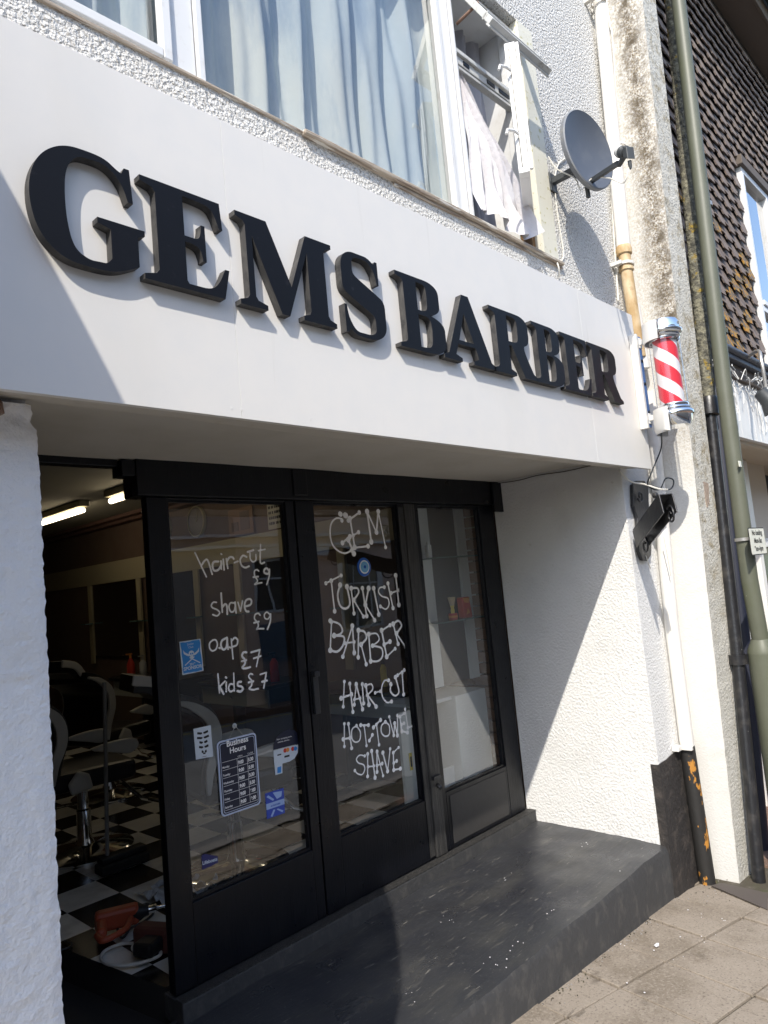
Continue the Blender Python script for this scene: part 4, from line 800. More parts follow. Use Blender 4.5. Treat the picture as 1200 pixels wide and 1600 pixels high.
# ================================================================ MOSSY / BLACK RAINWATER PIPE AND OLIVE POST
mp = thing('rainwater_pipe', 'old rainwater pipe on the pier edge, mossy above a collar and glossy black below', 'pipe', (5.0, .0, -.3))
yb = -.12
m0, m1, m2, m3 = onY(1048, 0, yb), onY(1076, 300, yb), onY(1108, 632, yb), onY(1187, 1385, yb)
bm = bm_(); tube(bm, [m2, m1, m0, m0+(m0-m1)*1.2], .044, 20); o = obj('mossy_length', bm, M['moss_pipe'], mp)
bm = bm_(); tube(bm, [m2+Vector((0, 0, -.01)), onY(1151, 1010, yb), m3], .036, 20); obj('black_length', bm, M['pipe_black'], mp)
bm = bm_(); dd = (m1-m2).normalized(); lathe(bm, m2, dd, [(.044, -.08), (.056, -.075), (.058, .03), (.054, .045), (.044, .05)], 24); obj('collar', bm, M['pipe_black'], mp)
p = onY(1153, 1030, yb); bm = bm_(); lathe(bm, p, (0, 0, 1), [(.045, -.03), (.055, -.03), (.055, .03), (.045, .03)], 24); obj('collar', bm, M['pipe_black'], mp)
bm = bm_(); box(bm, (pr_(0)+.03, YW-.18, -.5), (pr_(0)+.33, YW+.5, 8)); obj('shadow_gap_board', bm, mat('navy_black_board', (.014, .016, .026), .6), mp) if False else bm.free()
bm = bm_(); tube(bm, [onY(1062, 0, .03)+Vector((0, 0, 2)), onY(1062, 0, .03), onY(1087, 300, .03), onY(1119, 640, .03), onY(1163, 1010, .03), onY(1196, 1385, .03)], .046, 16); tag(obj('navy_upright', bm, mat('navy_black', (.012, .015, .03), .5)), 'thin navy black upright tucked behind the mossy rainwater pipe', 'pipe')  # navy black round strip running down behind the mossy length

ps = thing('lamp_post', 'tall olive green steel post with a wider base standing by the pier', 'post', (5.35, -.25, -.38))
yp = -.25
g0, g1, g2, g3 = onY(1060, 0, yp), onY(1097, 310, yp), onY(1131, 600, yp), onY(1171, 905, yp); g4 = onY(1190, 1010, yp)
gx, gy_ = g3.x, yp
bm = bm_(); tube(bm, [g4+Vector((0, 0, .01)), g3, g2, g1, g0, g0+(g0-g1)*.9], [.050, .0495, .048, .0475, .047, .046], 28); obj('shaft', bm, M['post'], ps)
bm = bm_(); lathe(bm, g4+Vector((0, 0, 0)), (0, 0, 1), [(.050, .05), (.054, .045), (.084, -.02), (.086, -.04)], 28); tube(bm, [g4+Vector((0, 0, -.04)), Vector((g4.x+.0, yp, -.42))], .086, 28); obj('base_section', bm, M['post'], ps)
for px, py in [(1100, 322), (1124, 520)]:
    p = onY(px, py, yp); bm = bm_(); lathe(bm, p, (0, 0, 1), [(.047, -.014), (.052, -.014), (.052, .014), (.047, .014)], 28); obox(bm, p+Vector((.06, 0, 0)), (.014, 0, 0), (0, .012, 0), (0, 0, .02)); obj('clamp_band', bm, M['galv'] if py < 400 else M['post'], ps)
bm = bm_(); p = onY(1128, 525, yp); tube(bm, [p+Vector((.06, 0, 0)), p+Vector((.25, .12, 0)), p+Vector((.75, .3, .0))], .014, 8); obj('steel_strap', bm, M['lead'], ps)
bm = bm_(); p = onY(1143, 782-55, yp); obox(bm, p+Vector((0, -.050, 0)), (.020, 0, 0), (0, .002, 0), (0, 0, .018)); obj('torn_label', bm, M['sign_face'], ps)
sg = [W(1170, 823, 'y', yp-.08), W(1194, 825.5, 'y', yp-.08), W(1198, 868, 'y', yp-.08), W(1173, 866, 'y', yp-.08)]
sx0, sx1, sz0, sz1 = sg[0].x, sg[0].x+.205, sg[2].z, sg[0].z
sx0 = (sg[0].x+sg[3].x)/2; sx1 = (sg[1].x+sg[2].x)/2; sz1 = (sg[0].z+sg[1].z)/2; sz0 = (sg[2].z+sg[3].z)/2
ns = thing('parking_sign', 'small pale plate reading No loading Mon-Sat 9am-4pm on the olive post', 'sign', (sx0, yp-.08, sz0)); yy = yp-.08
bm = bm_(); prism(bm, [(x, yy, z) for x, z in rrect(sx0, sz0, sx1, sz1, .015)], (0, .004, 0), 1); prism(bm, [(x, yy-.0012, z) for x, z in rrect(sx0+.006, sz0+.006, sx1-.006, sz1-.006, .011)], (0, .001, 0), 0); obj('plate', bm, [M['sign_face'], M['ink']], ns)
bm = bm_(); hh = sz1-sz0; ww = sx1-sx0
for i, tx in enumerate(['No loading', 'Mon-Sat', '9am-4pm']): text_bm(bm, tx, (sx0+sx1)/2, sz1-hh*(.27+.29*i), hh*.26, yy-.0022, align='CENTER', sx=min(1, ww/hh*.74), bold=.0012)
obj('lettering', bm, M['ink'], ns)
p = onY(1165, 845, yp); bm = bm_(); lathe(bm, Vector((gx+.0, yp, (sz0+sz1)/2+.02)), (0, 0, 1), [(.049, -.010), (.054, -.010), (.054, .010), (.049, .010)], 24); box(bm, (gx-.02, yp-.078, (sz0+sz1)/2), (sx1-.04, yp-.06, (sz0+sz1)/2+.04)); obj('clip', bm, M['galv'], ns)

# ================================================================ SATELLITE DISH
n_ = Vector((-.17, -1, .02)).normalized(); dc = W(921, 233, 'y', -.10)
sd = thing('satellite_dish', 'dark grey satellite dish with receiver arm fixed to the white render beside the window', 'satellite dish', (dc.x, YW, dc.z-.2))
ax_, ay_ = frame_of(n_, Vector((0, 0, 1)))                # ax_: sideways, ay_: up in the plane of the dish
RX, RZ, DP = .207, .223, .045
def dp_(r, t, h): return dc+ax_*(math.cos(t)*r*RX)+ay_*(math.sin(t)*r*RZ)+n_*h
bm = bm_(); NR, NT = 8, 48; F, Bk = [], []
for i in range(NR+1):
    r = i/NR; F.append([bm.verts.new(dp_(r, 2*math.pi*k/NT, -DP*(1-r*r))) for k in range(NT)]); Bk.append([bm.verts.new(dp_(r, 2*math.pi*k/NT, -DP*(1-r*r)-.004)) for k in range(NT)])
for i in range(NR):
    for k in range(NT):
        k2 = (k+1) % NT
        f = bm.faces.new([F[i][k], F[i][k2], F[i+1][k2], F[i+1][k]]); f.smooth = True
        f = bm.faces.new([Bk[i][k], Bk[i][k2], Bk[i+1][k2], Bk[i+1][k]]); f.smooth = True; f.material_index = 1
bmesh.ops.remove_doubles(bm, verts=bm.verts, dist=.0005)
obj('reflector', bm, [M['dish'], M['dish_rim']], sd)
bm = bm_(); o1, o2, o3 = [], [], []
for k in range(NT):
    t_ = 2*math.pi*k/NT; o1.append(bm.verts.new(dp_(1.0, t_, .001))); o2.append(bm.verts.new(dp_(1.03, t_, -.004))); o3.append(bm.verts.new(dp_(1.02, t_, -.028)))
for k in range(NT):
    k2 = (k+1) % NT
    for P, Q_ in ((o1, o2), (o2, o3)): f = bm.faces.new([P[k], P[k2], Q_[k2], Q_[k]]); f.smooth = True
obj('rim', bm, M['dish_rim'], sd)
lp = W(977, 238, 'y', -.36); arm0 = dp_(.80, R(-90), -.02)
bm = bm_(); e1 = (lp-arm0); up3 = Vector((0, 0, 1)); sdv = e1.cross(up3).normalized()*.011; upv = sdv.cross(e1).normalized()*.013
knee = arm0+e1*.8+Vector((0, 0, -.025))
obox(bm, (arm0+knee)/2, (knee-arm0)/2, sdv, upv); obox(bm, (knee+lp)/2+Vector((0, 0, -.012)), (lp-knee)/2*1.05, sdv, upv*.8); obj('arm', bm, M['lnb'], sd, bevel=.003)
ld = (dc-lp).normalized(); bm = bm_(); lathe(bm, lp+ld*.045, ld, [(0, .026), (.026, .024), (.030, .012), (.030, -.004), (.024, -.008)], 24); obj('feed_cap', bm, M['lnb_white'], sd)
bm = bm_(); lathe(bm, lp, ld, [(.024, .040), (.030, .036), (.030, .022), (.022, .018), (.022, .010), (.031, .006), (.031, -.006), (.02, -.01)], 24); obox(bm, lp-ld*.03, ld*.022, ld.cross(up3).normalized()*.022, Vector((0, 0, .032))); lathe(bm, lp-ld*.03-Vector((0, 0, .045)), (0, 0, -1), [(.010, 0), (.009, .03), (.004, .045), (0, .046)], 12); obj('receiver', bm, M['lnb'], sd, bevel=.004)
bm = bm_(); bk = dp_(.25, R(-100), -.06); obox(bm, bk-n_*.03, ax_*.035, ay_*.06, n_*.018); obox(bm, Vector((bk.x-.02, (bk.y+YW)/2+.03, bk.z-.02)), (.018, 0, 0), (0, (YW-bk.y)/2-.01, 0), (0, 0, .018)); obox(bm, Vector((bk.x-.02, YW-.008, bk.z-.03)), (.035, 0, 0), (0, .006, 0), (0, 0, .055)); obj('wall_bracket', bm, M['lnb'], sd, bevel=.003)
bm = bm_(); obox(bm, dp_(.98, R(-90), -.05), ax_*.01, ay_*.04, n_*.008); obj('foot_stub', bm, M['lnb'], sd)
bm = bm_(); tube(bm, spline([lp-ld*.03-Vector((0, 0, .06)), lp+Vector((-.02, .02, -.16)), (lp+arm0)/2+Vector((.0, 0, -.06)), arm0+Vector((-.02, -.02, .0)), arm0+Vector((-.07, .03, -.06)), bk+Vector((-.08, .02, -.10)), bk+Vector((-.12, .10, -.02)), bk+Vector((-.14, .13, .06))], 8), .0038, 6); obj('feed_cable', bm, M['cable_w'], sd)
bm = bm_(); yc = YW-.008
tube(bm, spline([onY(890, 243, yc), onY(872, 258, yc), onY(867, 290, yc), onY(872, 340, yc), onY(880, 390, yc), onY(879, 406, yc), onY(872, 408, yc), onY(866, 402, yc), onY(858, 402, yc), onY(867, 405, yc), onY(873, 418, yc-.02), onY(874, 434, yc)], 8), .0045, 6)
tag(obj('wall_cable', bm, M['cable_w']), 'thin white cable looping down the render from the dish to the window sill', 'cable')
bm = bm_(); tube(bm, spline([onY(932, 0, YW-.01)+Vector((0,0,1)), onY(932, 0, YW-.01), onY(930, 30, YW-.01), onY(949, 200, YW-.01), onY(960, 380, YW-.01), onY(966, 470, YW-.01)], 8), .006, 6); tag(obj('wall_cable', bm, M['cable_w']), 'straight white cable running down the render just left of the white downpipe', 'cable')
bm = bm_(); tube(bm, spline([W(947, 0, 'x', XP-.012)+Vector((0,0,1)), W(950, 20, 'x', XP-.012), W(957, 60, 'x', XP-.012), W(966, 200, 'x', XP-.012), W(985, 420, 'x', XP-.012), W(997, 520, 'x', XP-.012), W(1003, 600, 'x', XP-.012)], 8), .006, 6); tag(obj('wall_cable', bm, M['cable_w']), 'thin pale cable down the sooty side of the pier right of the white downpipe', 'cable')

# ================================================================ BARBER POLE
pt, pb = W(1031, 500, 'y', -.20), W(1058, 668, 'y', -.20)
PX, PY = (pt.x+pb.x)/2, -.20; ZT, ZB = pt.z, pb.z; Hh = ZT-ZB
bp = thing('barber_pole', 'red and white striped barber pole with chrome caps bracketed to the end of the sign', 'barber pole', (4.07, 0, ZB))
bm = bm_(); pz1, pz0 = W(980, 524, 'y', -.0).z, W(1003, 672, 'y', -.0).z
box(bm, (4.035, -.045, pz0), (4.062, -.001, pz1)); obj('back_board', bm, M['cast_white'], bp, bevel=.003)
bm = bm_(); box(bm, (4.0625, -.043, pz0+.01), (4.105, -.001, pz1-.01)); obj('sky_tinted_rail', bm, M['sky_strip'], bp, bevel=.002)  # chrome front of the plate, its sky reflection painted blue
for z in (pz0+.10, pz0+.27, pz1-.16):
    bm = bm_(); lathe(bm, (4.083, -.043, z), (0, -1, 0), [(.010, 0), (.010, .004), (.004, .006), (0, .006)], 12); obj('screw', bm, M['screw'], bp)
tz0, tz1 = ZB+Hh*.19, ZT-Hh*.185
for nm, z in (('upper_arm', tz1+.035), ('lower_arm', tz0-.030)):
    bm = bm_(); obox(bm, Vector((4.075, -.075, z)), (.010, 0, 0), (0, .033, 0), (0, 0, .016)); obox(bm, Vector(((4.075+PX)/2, -.125, z)), ((PX-4.075)/2-.02, -.01, 0), (0, .03, 0), (0, 0, .014)); obox(bm, Vector((4.085, -.046, z)), (.018, 0, 0), (0, .004, 0), (0, 0, .032)); obj(nm, bm, M['cast_white'], bp, bevel=.006)
pc = Vector((PX, PY, 0)); Z = Vector((0, 0, 1))
bm = bm_()                                                # striped drum: helical grid, so the stripe edges are crisp
NT, NZ, rr, pitch = 48, 60, .066, .165
for k in range(NT):
    for j in range(-40, NZ+90):
        z0_ = tz0+(tz1-tz0)*j/NZ; dzs = -pitch/NT
        sgn = -1
        zs4 = []
        for kk, jj in ((k, j), (k+1, j), (k+1, j+1), (k, j+1)):
            zz = tz0+pitch*jj/32.0+sgn*2*pitch*kk/NT; zs4.append(zz)
        if max(zs4) < tz0 or min(zs4) > tz1: continue
        zs4 = [min(max(z, tz0), tz1) for z in zs4]
        if max(zs4)-min(zs4) < 1e-5: continue
        a0_, a1_ = 2*math.pi*k/NT, 2*math.pi*(k+1)/NT
        P = [(math.cos(a0_), math.sin(a0_), zs4[0]), (math.cos(a1_), math.sin(a1_), zs4[1]), (math.cos(a1_), math.sin(a1_), zs4[2]), (math.cos(a0_), math.sin(a0_), zs4[3])]
        f = bm.faces.new([bm.verts.new((PX+x*rr, PY+y*rr, z)) for x, y, z in P]); f.material_index = 0 if (j % 32) < 17 else 1; f.smooth = True
bmesh.ops.remove_doubles(bm, verts=bm.verts, dist=.00001); obj('striped_drum', bm, [M['stripe_red'], M['stripe_white']], bp)
bm = bm_(); lathe(bm, pc+Z*tz0, Z, [(.084, 0), (.084, tz1-tz0)], 40); obj('glass_cylinder', bm, M['poleglass'], bp)
h_ = ZT-tz1
bm = bm_(); lathe(bm, pc+Z*tz1, Z, [(0.0772, -.012), (0.0842, -.010), (0.0866, 0), (0.0831, .006), (0.0889, .010), (0.0913, .016), (0.0877, .022), (0.0983, .028), (0.1041, .036), (0.1030, .046), (0.0913, .052), (0.0901, h_*.75), (0.0819, h_*.92), (0.0526, h_), (0, h_+.003)], 48); obj('top_cap', bm, M['chrome'], bp)
h2 = tz0-ZB
bm = bm_(); lathe(bm, pc+Z*tz0, -Z, [(0.0772, -.012), (0.0842, -.010), (0.0866, 0), (0.0842, .006), (0.0913, .010), (0.0936, .017), (0.0901, .022), (0.1006, .030), (0.1076, .040), (0.1065, .052), (0.0959, .058), (0.0913, h2*.8), (0.0772, h2*.97), (0.0468, h2), (0, h2)], 48); obj('bottom_cap', bm, M['chrome'], bp)
for z0_, z1_ in ((tz1-.01, ZT-.015), (ZB-.03, tz0-.01)):
    bm = bm_(); NA = 14; pin, pout, pin2, pout2 = [], [], [], []
    for i in range(NA+1):
        a = R(45)+R(140)*i/NA; cs, sn = math.cos(a), math.sin(a)
        pout.append(bm.verts.new((PX+cs*0.114, PY+sn*0.114, z0_+ (0 if z0_ > tz0 else .03*math.sin(math.pi*i/NA)))) ); pout2.append(bm.verts.new((PX+cs*0.110, PY+sn*0.110, z1_)))
        pin.append(bm.verts.new((PX+cs*0.105, PY+sn*0.105, z0_))); pin2.append(bm.verts.new((PX+cs*0.102, PY+sn*0.102, z1_)))
    for i in range(NA):
        for P, Q_ in ((pout, pout2), (pin, pin2), (pout2, pin2), (pout, pin)): bm.faces.new([P[i], P[i+1], Q_[i+1], Q_[i]]).smooth = True
    for i in (0, NA): bm.faces.new([pout[i], pout2[i], pin2[i], pin[i]])
    obj('bracket_cradle', bm, M['cast_white'], bp)
bm = bm_(); lathe(bm, Vector((PX-.0, PY-.088, tz1+h_*.62)), (0, -1, 0), [(.016, 0), (.015, .002), (0, .003)], 16); obj('cap_boss', bm, M['dish_rim'], bp)
bm = bm_(); tube(bm, spline([Vector((PX-.06, PY+.06, ZB)), W(1033, 700, 'y', -.05), W(1018, 738, 'y', -.02), W(1012, 758, 'y', .02), W(1030, 765, 'y', -.02), W(1040, 748, 'y', -.05), W(1052, 750, 'y', -.06), W(1050, 762, 'y', -.05), W(1040, 765, 'y', -.03), W(1020, 760, 'y', .0), W(1003, 755, 'y', .05), W(985, 752, 'y', .08), W(968, 736, 'y', .10)], 8), .0042, 6); tag(obj('loose_cable', bm, M['cable_k']), 'loose dark cable looping from the barber pole to under the sign corner', 'cable')
bm = bm_(); tube(bm, spline([W(968, 736, 'y', .09), W(985, 752, 'y', .07), W(1008, 757, 'y', .03), W(1030, 764, 'y', -.03), W(1043, 765, 'y', -.05)], 8), .0052, 6); tag(obj('loose_cable', bm, M['cable_w']), 'short white cable end bound to the dark cable above the iron bracket', 'cable')

# ================================================================ WROUGHT IRON BRACKET
wb = thing('iron_bracket', 'black iron sign bracket with a slanting channel and scrolls below the sign corner', 'bracket', (4.2, YW, 1.9))
yb2 = YW-.004
pl_ = [onY(x, y, yb2) for x, y in [(984, 758), (990, 752), (1002, 752), (1008, 762), (1009, 800), (1013, 850), (1012, 868), (1006, 877), (999, 876), (993, 862), (991, 810), (985, 790)]]
bm = bm_(); prism(bm, pl_, (0, -.022, 0)); obj('back_plate', bm, M['iron'], wb, bevel=.003)
s0_, s1_ = W(1001, 842, 'y', .09), W(1044, 786, 'y', -.24)
ee = s1_-s0_; e1 = ee.normalized(); sv = e1.cross(Vector((0, 0, 1))).normalized(); uv_ = sv.cross(e1).normalized()
if uv_.z < 0: uv_ = -uv_
bm = bm_(); cc = (s0_+s1_)/2; hw0, hw = .05, .052
obox(bm, cc-sv*.034, ee/2, sv*.003, uv_*hw); obox(bm, cc+sv*.034, ee/2, sv*.003, uv_*hw); obox(bm, cc+uv_*(hw+.0035), ee/2*.96, sv*.037, uv_*.003); obj('channel', bm, M['iron'], wb, bevel=.002)
def scroll(name, c, r0, turns, ex, ez, start=0, rad=.0055):
    pts = []
    for i in range(40):
        k = i/39; a = start+turns*2*math.pi*k; r = r0*(1-.78*k); pts.append(Vector(c)+Vector(ex)*math.cos(a)*r+Vector(ez)*math.sin(a)*r)
    bm = bm_(); tube(bm, pts, rad, 8); obj(name, bm, M['iron'], wb)
cS = W(1048, 805, 'y', -.22); scroll('scroll', cS, .055, -1.3, e1, uv_, R(120)); cS2 = W(1008, 852, 'y', .06); scroll('scroll', cS2, .06, -1.3, e1, uv_, R(120)); scroll('scroll', onY(1000, 775, .10), .04, 1.2, (1, 0, 0), (0, 0, 1), R(200))
bm = bm_(); tube(bm, [onY(1009, 868, .12), onY(1016, 888, .12), onY(1012, 878, .10)], .003, 6); obj('wire_twist', bm, M['cable_w'], wb)
bm = bm_(); p_ = W(1023, 774, 'y', .0); lathe(bm, p_, (0, -1, 0), [(.0, -.01), (.016, -.008), (.018, .01), (.010, .02), (0, .022)], 14); obj('bolt', bm, M['iron'], wb)

# ================================================================ TILE-HUNG NEIGHBOUR
nb = thing('tile_hung_house', 'neighbouring building with brown hung tiles and orange lichen above a cream shopfront', 'building', (6, .12, -.5))
YT2 = .12; wx0, wx1 = W(1158, 262, 'y', .1).x, 11.2; wz1, wz0 = W(1160, 262, 'y', .1).z, 3.32; wtz = W(1190, 470, 'y', .1).z; wmx = W(1197, 300, 'y', .1).x
ez = W(1150, 48, 'y', YT2).z
bm = bm_(); box(bm, (4.9, YT2+.03, 3.0), (wx0, .5, ez+.3)); box(bm, (wx0, YT2+.03, wz1), (wx1, .5, ez+.3)); box(bm, (wx0, YT2+.03, 3.0), (wx1, .5, wz0)); box(bm, (wx1, YT2+.03, 3.0), (20, .5, ez+.3)); box(bm, (4.61, .51, 2.9), (20, 10, ez+.3)); box(bm, (7.0, .9, -2), (20, 1.1, 2.9)); box(bm, (12, .2, -2), (20, .89, 2.6))
obj('brick_backing', bm, M['in_dark'], nb)
bm = bm_(); G_, TW = .118, .27; row = 0; rt = random.Random(11)
z = 3.20
while z < ez-.10:
    offx = TW/2 if row % 2 else 0; k = 0; x = 5.0+offx
    while x < 9.9:
        if not (x+TW > wx0+.02 and z+G_ > wz0 and z < wz1-.02):
            h = .155; t1 = .012; y_b = YT2-.016+rt.uniform(-.004, .004); y_t = YT2+.022; w2 = TW/2-.003; c_ = x+TW/2; rz = rt.uniform(-.003, .003)
            out = [(-w2, h), (w2, h), (w2, .060), (w2*.58, .050), (w2*.50, 0), (-w2*.50, 0), (-w2*.58, .050), (-w2, .060)]
            pts = [(c_+a, y_b+(y_t-y_b)*b/h, z+b+rz) for a, b in out]
            mi = 1 if (mn.noise(Vector((x*1.1, z*1.1, 4)))+(.55 if z < 4.6 else -.2)-.16*(z-3.2)+.10*(x-6.6)) > .14 and rt.random() < .6 else 0
            prism(bm, pts, (0, t1, 0), mi)
        x += TW
    z += G_; row += 1
obj('hung_tiles', bm, [M['tile'], M['tile_lichen']], nb)
wf = bm_()
for a, b in [((wx0, wz0), (wx0+.06, wz1)), ((wmx-.03, wz0), (wmx+.05, wz1)), ((wx1-.06, wz0), (wx1, wz1))]: box(wf, (a[0], YT2-.02, a[1]), (b[0], YT2+.06, b[1]))
for a, b in [(wx0+.06, wmx-.03), (wmx+.05, wx1-.06)]:
    for zz in (wz0, wtz-.09, wz1-.06): box(wf, (a, YT2-.02, zz), (b, YT2+.055, zz+.06))
    box(wf, (a, YT2-.035, wtz-.028), (b, YT2+.05, wtz+.02))
w2o = obj('window', wf, M['upvc'], nb, bevel=.006)
for a, b in [(wx0+.06, wmx-.03), (wmx+.05, wx1-.06)]:
    for z0_, z1_ in ((wz0+.06, wtz-.09), (wtz+.02, wz1-.06)):
        bm = bm_(); quad(bm, [(a, YT2+.03, z0_), (b, YT2+.03, z0_), (b, YT2+.03, z1_), (a, YT2+.03, z1_)]); obj('pane', bm, M['pane'], w2o)
bm = bm_(); box(bm, (wx0-.05, YT2-.05, wz1+.002), (wx1, YT2+.05, wz1+.10)); obj('window_head', bm, M['timber_dark'], nb, bevel=.006)
bm = bm_(); box(bm, (4.9, -.16, ez+.01), (20, -.13, ez+.20)); box(bm, (4.9, -.129, ez+.02), (20, YT2+.03, ez+.045)); obj('eaves_board', bm, M['timber_dark'], nb, bevel=.004)
bm = bm_(); prism(bm, [(4.9, -.40, ez+.405), (4.9, 3.0, ez+2.1), (4.9, 3.0, ez+2.2), (4.9, -.40, ez+.45)], (15, 0, 0)); obj('roof', bm, M['ext_far'], nb)
bm = bm_(); box(bm, (4.9, -.30, ez+.235), (20, -.162, ez+.30)); box(bm, (4.9, -.40, ez+.16), (20, -.301, ez+.40)); obj('black_gutter', bm, mat('black_gutter', (.010, .011, .012), .5), nb, bevel=.01)
lz = W(1150, 549, 'y', -.02).z
bm = bm_(); box(bm, (5.15, -.03, lz-.085), (12, YT2+.02, lz)); tube(bm, [(5.15, -.035, lz-.02), (12, -.035, lz-.02)], .028, 12); obj('lead_ledge', bm, M['lead'], nb, bevel=.005)
bm = bm_(); box(bm, (5.15, .02, lz-.20), (12, .10, lz-.086)); obj('cornice_board', bm, M['timber_dark'], nb, bevel=.004)
fz1, fz0 = lz-.201, W(1158, 683, 'y', .05).z
bm = bm_()
x = 5.15
while x < 12: box(bm, (x+.002, .05+rt.uniform(0, .002), fz0), (x+.118, .12, fz1)); x += .12
obj('fascia_boards', bm, M['white_gloss'], nb, bevel=.002)
bm = bm_(); box(bm, (5.02, .121, fz0+.012), (12, .92, fz0+.05)); box(bm, (5.02, .10, fz0-.03), (12, .16, fz0+.011)); obj('shop_soffit', bm, M['cream'], nb)
bm = bm_(); box(bm, (4.9, .60, -1), (8.6, .9, fz0+.011)); box(bm, (4.86, .16, -1), (5.0, .60, fz0-.031)); obj('shop_wall', bm, M['cream'], nb)
bm = bm_(); p = W(1182, 850, 'y', .52); box(bm, (p.x-.07, .52, -1), (p.x+.07, .595, fz0)); box(bm, (p.x+.07, .50, p.z-.04), (8.6, .595, p.z+.05)); p2 = W(1196, 990, 'y', .35); box(bm, (p2.x, .30, -1), (p2.x+.10, .42, p2.z+.9)); obj('shop_frame', bm, M['white_gloss'], nb, bevel=.004)
bm = bm_(); pz = p.z; box(bm, (p.x+.075, .55, .2), (8.5, .598, pz-.05)); obj('shop_window', bm, mat('dark_green_display', (.02, .06, .04), .25), nb)
po = thing('poster_stack', 'narrow strip of small posters seen between the black pipe and the olive post', 'poster', (W(1160, 940, 'y', .30).x, .3, .5))
for (pxa, pya, pxb, pyb, m_) in [(1157, 885, 1166, 928, 'white_panel'), (1158, 938, 1168, 952, 'poster_green'), (1160, 960, 1170, 975, 'sign_face')]:
    a, b = W(pxa, pya, 'y', .3), W(pxb, pyb, 'y', .3); bm = bm_(); box(bm, (a.x, .3, b.z), (b.x, .306, a.z)); obj('sheet', bm, M[m_], po)
bm = bm_(); a = W(1150, 860, 'y', .31); box(bm, (a.x-.12, .308, -1), (a.x+.22, .36, 2.3)); obj('painted_board', bm, M['white_gloss'], po)
# fairy lights: one tangle
bm = bm_(); rf = random.Random(4)
for i in range(70):
    x = rf.uniform(5.3, 7.8); zt = fz1-rf.uniform(-.02, .06); L0 = rf.choice([.08, .12, .25, .4]); pts = [Vector((x, .035, zt))]
    for k in range(6): pts.append(pts[-1]+Vector((rf.uniform(-.04, .04), rf.uniform(-.012, .006), -L0/6*rf.uniform(.4, 1.2))))
    tube(bm, spline(pts, 3), .0035, 4)
for i in range(40):
    x = rf.uniform(5.3, 7.8); p0 = Vector((x, .0, fz1+rf.uniform(.0, .1))); tube(bm, spline([p0, p0+Vector((rf.uniform(-.1, .1), -.02, rf.uniform(-.06, .06))), p0+Vector((rf.uniform(-.16, .16), .0, rf.uniform(-.1, .05)))], 4), .004, 4)
tag(obj('fairy_lights', bm, M['fairy']), 'tangled white icicle fairy lights hanging over the neighbouring cream fascia', 'fairy lights')
fl_ = thing('flood_lamp', 'dark outdoor flood lamp on a curled arm over the neighbouring fascia', 'lamp', (W(1196, 625, 'y', -.2).x, -.2, 2.9))
p = W(1200, 625, 'y', -.2); bm = bm_(); lathe(bm, p, (.3, -.4, -.7), [(0, -.10), (.05, -.09), (.06, 0), (.10, .08), (.095, .085), (0, .06)], 20); obj('lamp_head', bm, M['lnb'], fl_)
bm = bm_(); tube(bm, spline([p+Vector((0, 0, .10)), p+Vector((-.02, .0, .3)), p+Vector((.10, .05, .42)), p+Vector((.3, .25, .40))], 8), .014, 8); obj('lamp_arm', bm, M['galv'], fl_)

# ================================================================ INSIDE THE SHOP
FZ = .082
def make_chair():
    t = thing('barber_chair', 'x', 'barber chair')
    def strip(prof, w0, w1, th, name, m, par=t, bev=.006):
        bm = bm_(); P = spline([Vector((x, 0, z)) for x, z in prof], 5); n = len(P); a, b = [], []
        for i, p in enumerate(P):
            d = (P[min(i+1, n-1)]-P[max(i-1, 0)]).normalized(); q = Vector((d.z, 0, -d.x)); k = th(i/(n-1)) if callable(th) else th
            a.append((p.x+q.x*k, w0, p.z+q.z*k)); b.append((p.x-q.x*k, w0, p.z-q.z*k))
        prism(bm, a+b[::-1], (0, w1-w0, 0)); return obj(name, bm, m, par, bevel=bev)
    back = [(-.23, .50), (-.215, .62), (-.17, .76), (-.19, .89), (-.29, .98), (-.40, 1.02)]
    strip(back, -.235, .235, .045, 'backrest', M['leather'])
    for y in (-.262, .237): strip(back, y, y+.025, lambda k: .010+.024*math.sin(math.pi*min(1, k*1.05)), 'side_trim', M['leather_w'])
    strip([(-.40, 1.05), (-.47, 1.11), (-.56, 1.13)], -.15, .15, .045, 'headrest', M['leather']); strip([(-.36, 1.03), (-.44, 1.12), (-.57, 1.155)], -.172, -.151, .028, 'headrest_trim', M['leather_w'])
    bm = bm_(); box(bm, (-.25, -.25, .44), (.28, .25, .56)); obj('seat', bm, M['leather'], t, bevel=.03)
    for y in (-.31, .275):
        bm = bm_(); P = spline([Vector((-.02, 0, .685)), Vector((.12, 0, .705)), Vector((.25, 0, .70)), Vector((.28, 0, .65)), Vector((.22, 0, .61)), Vector((.12, 0, .635)), Vector((-.04, 0, .678))], 4); prism(bm, [(p.x, y, p.z) for p in P[:-1]], (0, .035, 0)); obj('armrest', bm, M['leather_w'], t, bevel=.008)
        bm = bm_(); prism(bm, [(-.16, y+.002, .50), (-.10, y+.002, .57), (-.03, y+.002, .54), (-.01, y+.002, .45), (-.14, y+.002, .43)], (0, .03, 0)); obj('side_panel', bm, M['leather_w'], t, bevel=.03)
    bm = bm_(); lathe(bm, (0, 0, 0), (0, 0, 1), [(.30, 0), (.30, .012), (.27, .022), (.06, .05), (.045, .09), (.045, .26), (.034, .27), (.034, .44)], 40); obj('chrome_base', bm, M['chrome'], t)
    bm = bm_(); tube(bm, [(.20, 0, .44), (.38, 0, .24), (.52, 0, .18)], .014, 8); tube(bm, [(.52, -.17, .18), (.52, .17, .18)], .016, 8); obj('footrest', bm, M['chrome'], t)
    bm = bm_(); tube(bm, [(0, .03, .30), (-.10, .24, .26)], .010, 8); obj('lever', bm, M['chrome'], t)
    return t
